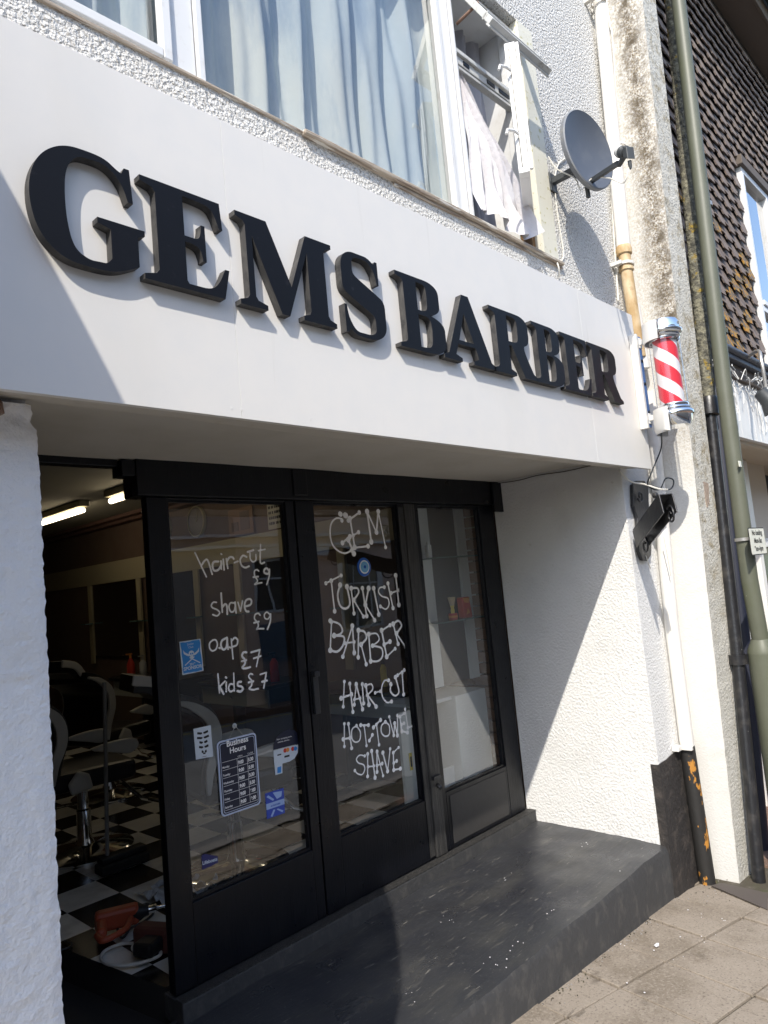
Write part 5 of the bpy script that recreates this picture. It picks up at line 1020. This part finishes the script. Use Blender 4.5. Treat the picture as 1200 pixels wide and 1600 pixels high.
def copy_tree(o, parent=None):
    c = o.copy(); C.objects.link(c); c.parent = parent
    for ch in list(o.children): copy_tree(ch, c)
    return c
ch0 = make_chair()
def put(o, x, y, rz, label): o.location = (x, y, FZ); o.rotation_euler = (0, 0, rz); o['label'] = label; o['group'] = 'barber chairs'
put(ch0, 2.40, 1.98, R(-12), 'black barber chair with white trim seen through the left door glass, nearest the street')
put(copy_tree(ch0), 2.02, 3.14, R(-8), 'black barber chair with white trim seen through the open doorway behind the broom')
put(copy_tree(ch0), 2.75, 4.35, R(20), 'third barber chair, furthest back in the shop beyond the other two')
def station(y0, y1, dlab, label, zt=.84):
    t = thing('styling_counter', label, 'counter', (3.62, y0, FZ), 'styling counters along the mirror wall')
    bm = bm_(); box(bm, (3.60, y0, zt), (4.07, y1, zt+.03)); obj('worktop', bm, M['black_top'], t, bevel=.004)
    bm = bm_(); box(bm, (3.63, y0+.05, zt-.16), (3.65, y1-.05, zt-.012)); dr = obj('drawer', bm, M['formica'], t, bevel=.003)
    bm = bm_(); lathe(bm, (3.63, (y0+y1)/2, zt-.085), (-1, 0, 0), [(.006, 0), (.006, .012), (.014, .016), (.014, .022), (0, .025)], 16); obj('knob', bm, M['chrome'], dr)
    bm = bm_(); box(bm, (3.651, y0+.05, zt-.16), (4.06, y1-.05, zt-.002)); box(bm, (3.95, y0+.05, FZ), (4.06, y0+.09, zt-.161)); box(bm, (3.95, y1-.09, FZ), (4.06, y1-.05, zt-.161)); obj('carcass', bm, M['in_dark'], t)
    return t
station(1.62, 2.75, '', 'pale grey drawer counter seen through the door glass under HAIR-CUT')
station(3.2, 4.3, '', 'middle styling counter with a black top seen through the left door glass')
station(4.75, 6.1, '', 'furthest styling counter seen through the open doorway holding bottles')
def mirror(y0, y1, label):
    t = thing('wall_mirror', label, 'mirror', (4.07, y0, 1.1), 'mirrors along the shop wall')
    bm = bm_(); box(bm, (4.045, y0, 1.05), (4.052, y1, 1.94)); obj('mirror_glass', bm, M['mirror'], t)
    for y in (y0-.10, y1+.005): bm = bm_(); box(bm, (4.03, y, .95), (4.054, y+.095, 1.945)); obj('side_strip', bm, M['in_trim'], t, bevel=.003)
    for y in (y0-.14, y1-.02): bm = bm_(); box(bm, (3.93, y, 1.45), (4.029, y+.14, 1.465)); obj('bracket_shelf', bm, M['shelf_glass'], t)
mirror(1.75, 2.6, 'wall mirror nearest the street, above the grey drawer counter'); mirror(3.3, 4.1, 'wall mirror above the middle counter'); mirror(4.95, 5.75, 'wall mirror between cream strips seen through the open doorway'); mirror(6.2, 7.4, 'long wall mirror furthest back in the shop')
# clocks, framed sheet, posters on the mirror wall
def wall_round(name, label, y, z, r, face, rim, hands=True):
    t = thing(name, label, 'clock', (4.075, y, z)); bm = bm_(); lathe(bm, (4.078, y, z), (-1, 0, 0), [(r, 0), (r, .03), (r*.93, .036), (r*.9, .028)], 40); obj('rim', bm, rim, t)
    bm = bm_(); lathe(bm, (4.055, y, z), (-1, 0, 0), [(r*.9, 0), (0, .001)], 40); obj('face', bm, face, t)
    if hands:
        for nm, a, l in (('hour_hand', 35, .5), ('minute_hand', 65, .72)):
            bm = bm_(); dy, dz = -math.cos(R(a)), math.sin(R(a)); prism(bm, [(4.050, y+dz*.006, z+dy*-.006), (4.050, y+dy*r*l, z+dz*r*l), (4.050, y-dz*.006, z-dy*-.006)], (-.002, 0, 0)); obj(nm, bm, M['in_trim'], t)
    else:
        bm = bm_(); box(bm, (4.046, y-.07, z-.012), (4.05, y+.07, z+.02))
        for k in range(12): a = 2*math.pi*k/12; lathe(bm, (4.052, y+math.cos(a)*r*.72, z+math.sin(a)*r*.72), (-1, 0, 0), [(.012, 0), (.012, .003), (0, .003)], 8)
        obj('ornament', bm, M['gold'], t)
wall_round('wall_clock', 'round dark-faced clock with pale rim high on the wall behind the left door', 4.85, 2.45, .165, mat('clock_face', (.05, .03, .03), .4), M['in_trim'])
wall_round('wall_plaque', 'round patterned plaque half hidden by the door stile, left of the clock', 5.55, 2.47, .165, mat('plaque_face', (.14, .13, .09), .5), M['in_trim'], False)['category'] if False else wall_round('wall_plaque', 'round patterned plaque half hidden by the door stile, left of the clock', 5.55, 2.47, .165, mat('plaque_face', (.14, .13, .09), .5), M['in_trim'], False)
for o in bpy.data.objects:
    if o.name.startswith('wall_plaque'): o['category'] = 'plaque'
t = thing('text_poster', 'pale poster of close-set lettering high on the wall at the right of the left door', 'poster', (4.07, 3.3, 2.2)); bm = bm_(); box(bm, (4.054, 3.28, 2.215), (4.058, 3.62, 2.50)); obj('sheet', bm, M['paper'], t); bm = bm_(); rr2 = random.Random(2)
for r_ in range(5):
    y = 3.60
    while y > 3.31:
        l = rr2.uniform(.012, .03); box(bm, (4.051, y-l, 2.455-r_*.05), (4.053, y, 2.48-r_*.05)); y -= l+rr2.choice([.006, .006, .016])
obj('lettering', bm, M['ink'], t)
t = thing('wall_poster', 'brown framed picture on the wall right of the clock', 'picture', (4.07, 3.9, 2.2)); bm = bm_(); box(bm, (4.05, 3.85, 2.22), (4.06, 4.25, 2.48)); obj('picture_sheet', bm, mat('brown_sheet', (.22, .13, .08), .7), t); bm = bm_(); box(bm, (4.046, 3.90, 2.26), (4.0495, 4.05, 2.44)); box(bm, (4.046, 4.09, 2.26), (4.0495, 4.2, 2.35)); obj('picture_print', bm, M['in_wall'], t)
# ceiling lights
def tube_light(x, y0, y1, label):
    t = thing('ceiling_light', label, 'ceiling light', (x, y0, 2.7), 'fluorescent ceiling lights')
    bm = bm_(); box(bm, (x-.05, y0-.03, 2.64), (x+.05, y1+.03, 2.699)); obj('batten', bm, M['in_trim'], t, bevel=.004)
    bm = bm_(); tube(bm, [(x, y0, 2.605), (x, y1, 2.605)], .025, 14); obj('lit_tube', bm, M['tube_lit'], t)
tA, tB = W(131, 797, 'z', 2.605), W(172, 783, 'z', 2.605); xm = (tA.x+tB.x)/2
tube_light(xm, tA.y, tA.y+1.5, 'lit fluorescent tube further back, cut off by the left pier'); tube_light(xm, tB.y-1.5, tB.y, 'lit fluorescent tube nearer the street, cut off by the door frame')
# bottles on the far counter, broom, drill, dust sheet
def bottle(name, label, px, py, prof, m, x=3.80, capm=None, base=.872):
    p = W(px, py, 'x', x); t = thing(name, label, 'bottle', (x, p.y, base)); bm = bm_(); lathe(bm, (x, p.y, base), (0, 0, 1), prof, 20); obj('bottle_body', bm, m, t)
    h = prof[-1][1]; bm = bm_(); lathe(bm, (x, p.y, base+h), (0, 0, 1), [(.014, 0), (.014, .03), (.006, .032), (.006, .05), (0, .05)], 12); box(bm, (x-.05, p.y-.010, base+h+.035), (x+.02, p.y+.010, base+h+.05)); obj('pump', bm, capm or m, t)
bottle('pump_bottle', 'white pump bottle on the furthest counter seen through the doorway', 226, 1085, [(.035, 0), (.038, .02), (.038, .14), (.014, .17)], M['clear_plastic'], capm=M['formica'])
bottle('spray_bottle', 'orange-topped spray bottle beside the white pump bottle on the far counter', 207, 1085, [(.042, 0), (.045, .02), (.043, .12), (.014, .19)], M['red'], capm=M['orange'])
bottle('tonic_bottle', 'red bottle on the middle counter seen through the left door glass', 430, 1062, [(.038, 0), (.040, .02), (.036, .16), (.012, .20)], M['red'], capm=M['ink'])
bottle('oil_bottle', 'yellow labelled bottle under the painted word HAIR-CUT', 600, 1060, [(.024, 0), (.025, .01), (.024, .13), (.010, .16)], M['gold'], capm=M['ink'])
bt, bb_ = W(163, 1066, 'y', 2.68), W(168, 1345, 'y', 2.62)
br = thing('broom', 'broom with a long grey handle standing on the chequered floor in the doorway', 'broom', (bb_.x, 2.62, FZ)); bm = bm_(); tube(bm, [bb_+Vector((0, 0, .02)), bt], .012, 10); obj('handle', bm, M['grey_plastic'], br)
bm = bm_(); box(bm, (1.88, 2.58, FZ+.06), (2.16, 2.66, FZ+.10)); obj('head', bm, M['ink'], br, bevel=.01); bm = bm_(); box(bm, (1.87, 2.565, FZ+.002), (2.17, 2.675, FZ+.059)); obj('bristles', bm, M['broom'], br, bevel=.012)
d0 = W(150, 1445, 'z', FZ+.07); d1 = W(262, 1475, 'z', FZ+.06)
dr = thing('hammer_drill', 'orange-red hammer drill lying on the chequered floor inside the doorway', 'drill', (d0.x, d0.y, FZ))
a = W(148, 1442, 'z', FZ+.07); b = W(205, 1428, 'z', FZ+.07); e = (b-a).normalized(); sd_ = Vector((-e.y, e.x, 0))
bm = bm_(); obox(bm, a+e*.10, e*.10, sd_*.036, Vector((0, 0, .045))); obox(bm, a+e*.03-sd_*.09, e*.024, sd_*.07, Vector((0, 0, .024))); obj('motor_housing', bm, M['drill_red'], dr, bevel=.018)
bm = bm_(); lathe(bm, b-e*.02, e, [(.036, 0), (.038, .06), (.028, .08), (.024, .10)], 20); obj('gear_head', bm, M['ink'], dr); bm = bm_(); lathe(bm, b+e*.08, e, [(.018, 0), (.018, .035), (.008, .04), (.006, .10), (0, .10)], 14); obj('chuck', bm, M['chrome'], dr)
hb0 = W(178, 1492, 'z', FZ+.05); bm = bm_(); tube(bm, spline([a+e*.01-sd_*.15, a+e*.04-sd_*.22, a+e*.13-sd_*.16, a+e*.16-sd_*.05], 6), .014, 10); obj('grip_loop', bm, M['drill_red'], dr)
a2 = W(215, 1462, 'z', FZ+.06); b2 = W(272, 1466, 'z', FZ+.06); e2 = (b2-a2).normalized(); s2 = Vector((-e2.y, e2.x, 0))
t = thing('tool_case', 'dull brown-red power tool lying behind the coiled white lead', 'power tool', (a2.x, a2.y, FZ)); bm = bm_(); obox(bm, (a2+b2)/2, (b2-a2)/2, s2*.045, Vector((0, 0, .055))); obj('case_body', bm, mat('dull_red_brown', (.11, .035, .025), .6), t, bevel=.022)
bm = bm_(); obox(bm, a2+(b2-a2)*.6-s2*.08, e2*.05, s2*.05, Vector((0, 0, .03))); obj('case_grip', bm, M['ink'], t, bevel=.015)
bm = bm_(); z = FZ+.009; cp = [(218, 1474), (190, 1475), (165, 1485), (158, 1498), (170, 1507), (195, 1509), (225, 1503), (250, 1492), (245, 1480), (225, 1474), (208, 1478), (212, 1486), (238, 1484), (240, 1478)]
tube(bm, spline([W(x, y, 'z', z+.002*i) for i, (x, y) in enumerate(cp)], 8), .0075, 8); tag(obj('white_lead', bm, M['cable_w']), 'white electric lead looped on the chequered floor beside the drill', 'cable')
bm = bm_(); tube(bm, spline([W(x, y, 'z', FZ+.012+.003*i) for i, (x, y) in enumerate([(205, 1430), (228, 1412), (240, 1425), (225, 1440), (205, 1450), (190, 1465), (180, 1440)])], 8), .006, 6); tube(bm, spline([W(x, y, 'z', FZ+.01) for x, y in [(92, 1486), (108, 1480), (112, 1474), (100, 1470)]], 6), .004, 6); tag(obj('black_lead', bm, M['cable_k']), 'thin black lead wound over the orange drill', 'cable')
bm = bm_(); g = []; A0 = W(238, 1412, 'z', FZ)
for j in range(13):
    g.append([bm.verts.new((A0.x+.0+.34*i/12, A0.y-.16+.34*j/12, FZ+.006+.07*max(0, mn.noise(Vector((i*.5, j*.5, 6)))+.2))) for i in range(13)])
for j in range(12):
    for i in range(12):
        if mn.noise(Vector((i*.35, j*.35, 1))) > -.25: bm.faces.new([g[j][i], g[j][i+1], g[j+1][i+1], g[j+1][i]])
tag(obj('dust_sheet', bm, M['paper_dirty']), 'crumpled pale dust sheet on the floor behind the left door', 'sheet')
# display unit and cabinet in the side window
YDP = 1.34
du = thing('display_unit', 'tall display unit of pale posts and glass shelves behind the narrow side window', 'display unit', (3.5, YDP, .8))
def vpost(pa, pb):
    a, b = W(*pa, 'y', YDP), W(*pb, 'y', YDP); return a.x, b.x
pxl = (vpost((653, 800), (667, 800)), vpost((711, 800), (733, 800))); zb_ = W(750, 1057, 'y', YDP).z
for x0_, x1_ in pxl: bm = bm_(); box(bm, (x0_, YDP, zb_), (x1_, YDP+.02, 2.2)); obj('post', bm, M['white_panel'], du)
bm = bm_(); box(bm, (pxl[0][0]-.06, YDP+.03, zb_), (pxl[1][1]+.0, YDP+.05, 2.2)); obj('back_panel', bm, M['in_dark'], du)
s1z, s2z = W(735, 868, 'y', YDP-.1).z, W(747, 962, 'y', YDP-.1).z
for z in (s1z, s2z): bm = bm_(); box(bm, (pxl[0][0]-.05, YDP-.16, z-.008), (pxl[1][1]+.05, YDP-.001, z)); obj('glass_shelf', bm, M['shelf_glass'], du, bevel=.001)
p = W(670, 868, 'y', YDP-.08); t = thing('small_bottle', 'small pale bottle at the left end of the upper glass shelf', 'bottle', (p.x, YDP-.08, s1z)); bm = bm_(); box(bm, (p.x-.018, YDP-.095, s1z), (p.x+.018, YDP-.065, s1z+.085)); obj('bottle_body', bm, M['white_panel'], t, bevel=.004); bm = bm_(); lathe(bm, (p.x, YDP-.08, s1z+.085), (0, 0, 1), [(.009, 0), (.009, .022), (0, .022)], 12); obj('cap', bm, M['white_panel'], t)
p = W(708, 962, 'y', YDP-.08); t = thing('shaving_brush', 'badger shaving brush standing in an orange and red pot on the lower shelf', 'shaving brush', (p.x, YDP-.08, s2z))
bm = bm_(); lathe(bm, (p.x, YDP-.08, s2z), (0, 0, 1), [(.028, 0), (.030, .01), (.030, .035), (.026, .04), (0, .04)], 20); obj('pot', bm, M['red'], t); bm = bm_(); lathe(bm, (p.x, YDP-.08, s2z+.04), (0, 0, 1), [(.012, 0), (.014, .02), (.010, .035), (.016, .05)], 16); obj('handle', bm, M['gold'], t); bm = bm_(); lathe(bm, (p.x, YDP-.08, s2z+.09), (0, 0, 1), [(.014, 0), (.026, .05), (.022, .056), (0, .05)], 20); obj('bristles', bm, M['bristle'], t)
bm = bm_(); lathe(bm, (p.x, YDP-.08, s2z+.012), (0, 0, 1), [(.0305, 0), (.0305, .014)], 20); obj('orange_band', bm, M['orange'], t)
p = W(728, 960, 'y', YDP-.08); t = thing('gift_pack', 'red and orange foil pack beside the shaving brush', 'package', (p.x, YDP-.08, s2z)); bm = bm_(); prism(bm, [(p.x-.045, YDP-.10, s2z), (p.x+.05, YDP-.10, s2z), (p.x+.042, YDP-.09, s2z+.135), (p.x-.035, YDP-.09, s2z+.135)], (0, .05, 0)); obj('pack', bm, M['red'], t, bevel=.006)
bm = bm_(); prism(bm, [(p.x-.034, YDP-.0945, s2z+.13), (p.x+.04, YDP-.0945, s2z+.13), (p.x+.02, YDP-.0985, s2z+.095), (p.x-.02, YDP-.0985, s2z+.10)], (0, .002, 0)); prism(bm, [(p.x-.02, YDP-.1035, s2z+.02), (p.x+.02, YDP-.1035, s2z+.03), (p.x, YDP-.1025, s2z+.06)], (0, .002, 0)); obj('pack_print', bm, M['orange'], t)
t = thing('reception_cabinet', 'pale laminate cabinet standing low behind the narrow side window', 'cabinet', (3.6, 1.25, FZ)); c_ = [W(*q, 'y', 1.27) for q in ((711, 1088), (758, 1075), (770, 1205), (722, 1232))]
bm = bm_(); box(bm, (c_[0].x, 1.27, FZ), (c_[1].x, 1.6, c_[0].z)); obj('front_panel', bm, M['white_panel'], t, bevel=.004); bm = bm_(); box(bm, (c_[0].x-.32, 1.30, c_[0].z-.02), (c_[0].x-.002, 1.6, c_[0].z)); box(bm, (c_[0].x-.3, 1.32, FZ), (c_[0].x-.02, 1.34, .42)); obj('desk_top', bm, M['white_panel'], t)
p = W(640, 1180, 'y', 1.32); bm = bm_(); box(bm, (p.x-.06, 1.32, FZ), (p.x+.065, 1.34, .84)); t = thing('upright_panel', 'pale upright panel with a yellow label at the right of SHAVE', 'panel', (p.x, 1.32, FZ)); obj('panel_sheet', bm, M['white_panel'], t)
p = W(642, 1190, 'y', 1.315); bm = bm_(); box(bm, (p.x-.010, 1.314, p.z-.05), (p.x+.012, 1.3185, p.z+.05)); obj('yellow_label', bm, M['gold'], t); bm = bm_(); box(bm, (p.x-.006, 1.311, p.z-.03), (p.x+.006, 1.3135, p.z+.03)); obj('label_print', bm, M['ink'], t)
bm = bm_(); z = .0
rows_ = []
for r_ in range(34):
    y = 1.18+(.05 if r_ % 2 else 0)
    while y < 1.62: box(bm, (4.03, y+.004, FZ+r_*.078+.004), (4.0795, min(y+.21, 1.62), FZ+r_*.078+.07)); y += .215
obj('brick_return', bm, mat('dusky_brick', (.24, .14, .09), .9, bumps=[('noise', 40, .6, .005)], tints=[((.13, .08, .06), 8, .45, .65, .7, None)]), bld)

# ================================================================ ACROSS THE STREET (seen only as reflections in the glass)
ob_ = thing('opposite_building', 'pink rendered building across the street with a barred white window, seen reflected in the glass', 'building', (9, -8.6, 0))
YO = -8.5
bm = bm_(); box(bm, (8.55, YO-.3, -1.2), (20, YO, 3.6)); box(bm, (20, YO-.3, -2.2), (30, YO, 7)); obj('pink_wall', bm, M['opp_wall'], ob_)
bm = bm_(); box(bm, (-8, YO-.3, -1), (8.55, YO, 3.0)); box(bm, (-8, YO-.3, 3.0), (20, YO, 6.4)); obj('dark_wall', bm, M['opp_dark'], ob_) if False else bm.free()
bm = bm_(); box(bm, (-8, YO-.35, -1), (8.548, YO-.02, 6.6)); box(bm, (8.55, YO-.5, 3.601), (20, YO-.2, 6.6)); obj('dark_wall', bm, M['opp_dark'], ob_)
bm = bm_()
for z in (2.62, 2.85): box(bm, (6.5, YO+.001, z), (16, YO+.08, z+.06))
box(bm, (9.0, YO+.001, 2.40), (12, YO+.12, 2.60)); obj('white_cornice', bm, M['white_gloss'], ob_)
def owin(x0, x1, z0, z1, n):
    bm = bm_(); y = YO+.03
    box(bm, (x0, YO+.001, z0), (x0+.06, y, z1)); box(bm, (x1-.06, YO+.001, z0), (x1, y, z1)); box(bm, (x0+.06, YO+.001, z1-.06), (x1-.06, y, z1)); box(bm, (x0+.06, YO+.001, z0), (x1-.06, y, z0+.06))
    for i in range(1, n): x = x0+(x1-x0)*i/n; box(bm, (x-.02, YO+.002, z0+.06), (x+.02, y-.004, z1-.06))
    box(bm, (x0+.06, YO+.003, z0+(z1-z0)*.62), (x1-.06, y-.008, z0+(z1-z0)*.62+.04)); wo_ = obj('window', bm, M['upvc'], ob_)
    bm = bm_(); box(bm, (x0+.06, YO+.0005, z0+.06), (x1-.06, YO+.0015, z1-.06)); obj('pane', bm, mat('reflected_pane', (.10, .10, .09), .15), wo_)
owin(9.02, 9.95, 1.22, 2.38, 3); owin(11.4, 12.8, .6, 2.3, 3); owin(4.6, 5.6, 3.6, 5.0, 2); owin(13.5, 14.6, .4, 2.3, 2)
bm = bm_(); box(bm, (9.05, YO+.001, -.8), (10.6, YO+.05, 1.0)); obj('shop_display', bm, mat('blue_grey_display', (.10, .16, .22), .2), ob_)
# chips of white paint and litter
def speck(n, fn, m, label, name, cat):
    bm = bm_(); q = random.Random(8)
    for i in range(n):
        p, s_ = fn(q); k = [p+Vector((math.cos(a)*s_*q.uniform(.5, 1.3), math.sin(a)*s_*q.uniform(.5, 1.3), 0)) for a in (0, 1.2, 2.5, 3.9, 5.1)]; prism(bm, k, (0, 0, .0015))
    return tag(obj(name, bm, m), label, cat, kind='stuff')
anchors = [W(*q, 'z', .012) for q in ((805, 1480), (800, 1490), (768, 1512), (795, 1375), (870, 1428), (960, 1365), (912, 1322), (700, 1440), (690, 1400), (760, 1360), (640, 1560), (760, 1500))]
speck(34, lambda q: (q.choice(anchors)+Vector((q.gauss(0, .03), q.gauss(0, .02), .010)), q.uniform(.001, .0035)), M['stripe_white'], 'tiny white paint chips scattered on the black step', 'paint_chips', 'paint chips')
def pv(px, py):
    d = fwd+rgt*((px-600)/FPX)+dwn*((py-800)/FPX); t_ = -CAM.z/(d.z+.0688*d.x); return CAM+d*t_
anc2 = [pv(*q) for q in ((1030, 1478), (1050, 1480), (1090, 1440), (1150, 1458), (1112, 1478), (1080, 1425), (1140, 1410), (1045, 1560), (1020, 1485))]
speck(22, lambda q: (q.choice(anc2)+Vector((q.gauss(0, .12), q.gauss(0, .10), .006)), q.uniform(.0015, .005)), M['stripe_white'], 'pale grit and chips scattered on the paving slabs', 'paving_grit', 'grit')
bm = bm_(); p = pv(1026, 1479); prism(bm, [p+Vector((x, y, .006)) for x, y in ((-.02, -.006), (.0, -.012), (.022, -.004), (.016, .006), (-.01, .008))], (0, 0, .003)); tag(obj('paper_scrap', bm, M['stripe_white']), 'largest white scrap of litter on the paving slabs', 'litter')
ga, gb_ = pv(1118, 1390), pv(1200, 1420)
bm = bm_(); dG = (pv(1200, 1408)-pv(1112, 1380)); dG.z = 0; dG.normalize(); nG = Vector((dG.y, -dG.x, 0)); 
p = [pv(1112, 1386), pv(1128, 1382), pv(1200, 1398), pv(1200, 1424)]; prism(bm, [q+Vector((0, 0, .004)) for q in p], (0, 0, .006)); tag(obj('gully_cover', bm, mat('grey_gully', (.09, .075, .065), .8)), 'flat grey gully cover strip running out from the foot of the pier', 'gully cover')

bm = bm_(); tube(bm, spline([Vector((4.026, 1.02, 2.222)), Vector((4.024, .85, 2.215)), Vector((4.026, .7, 2.223)), Vector((4.025, .5, 2.214)), Vector((4.026, .3, 2.220))], 6), .0028, 5); obj('soffit_crack', bm, M['joint'], bld)
# grit and weeds gathered along the foot of the step and the pier
bm = bm_(); q = random.Random(21)
for i in range(420):
    x = q.uniform(1.2, 4.05) if i % 3 else q.uniform(3.6, 4.9); y = .142-abs(q.gauss(0, .028)) if x < 4.05 else .10-abs(q.gauss(0, .08)); p = Vector((x, y, gz(x)-.001)); r = q.uniform(.0012, .0045)
    k = [p+Vector((math.cos(a)*r*q.uniform(.5, 1.2), math.sin(a)*r*q.uniform(.5, 1.2), 0)) for a in (0, 1.3, 2.6, 3.9, 5.1)]; prism(bm, k, (0, 0, r*.9), i % 2)
tag(obj('gutter_grit', bm, [M['kerb'], M['joint']]), 'fine grit gathered along the foot of the black step and pier', 'grit', kind='stuff')
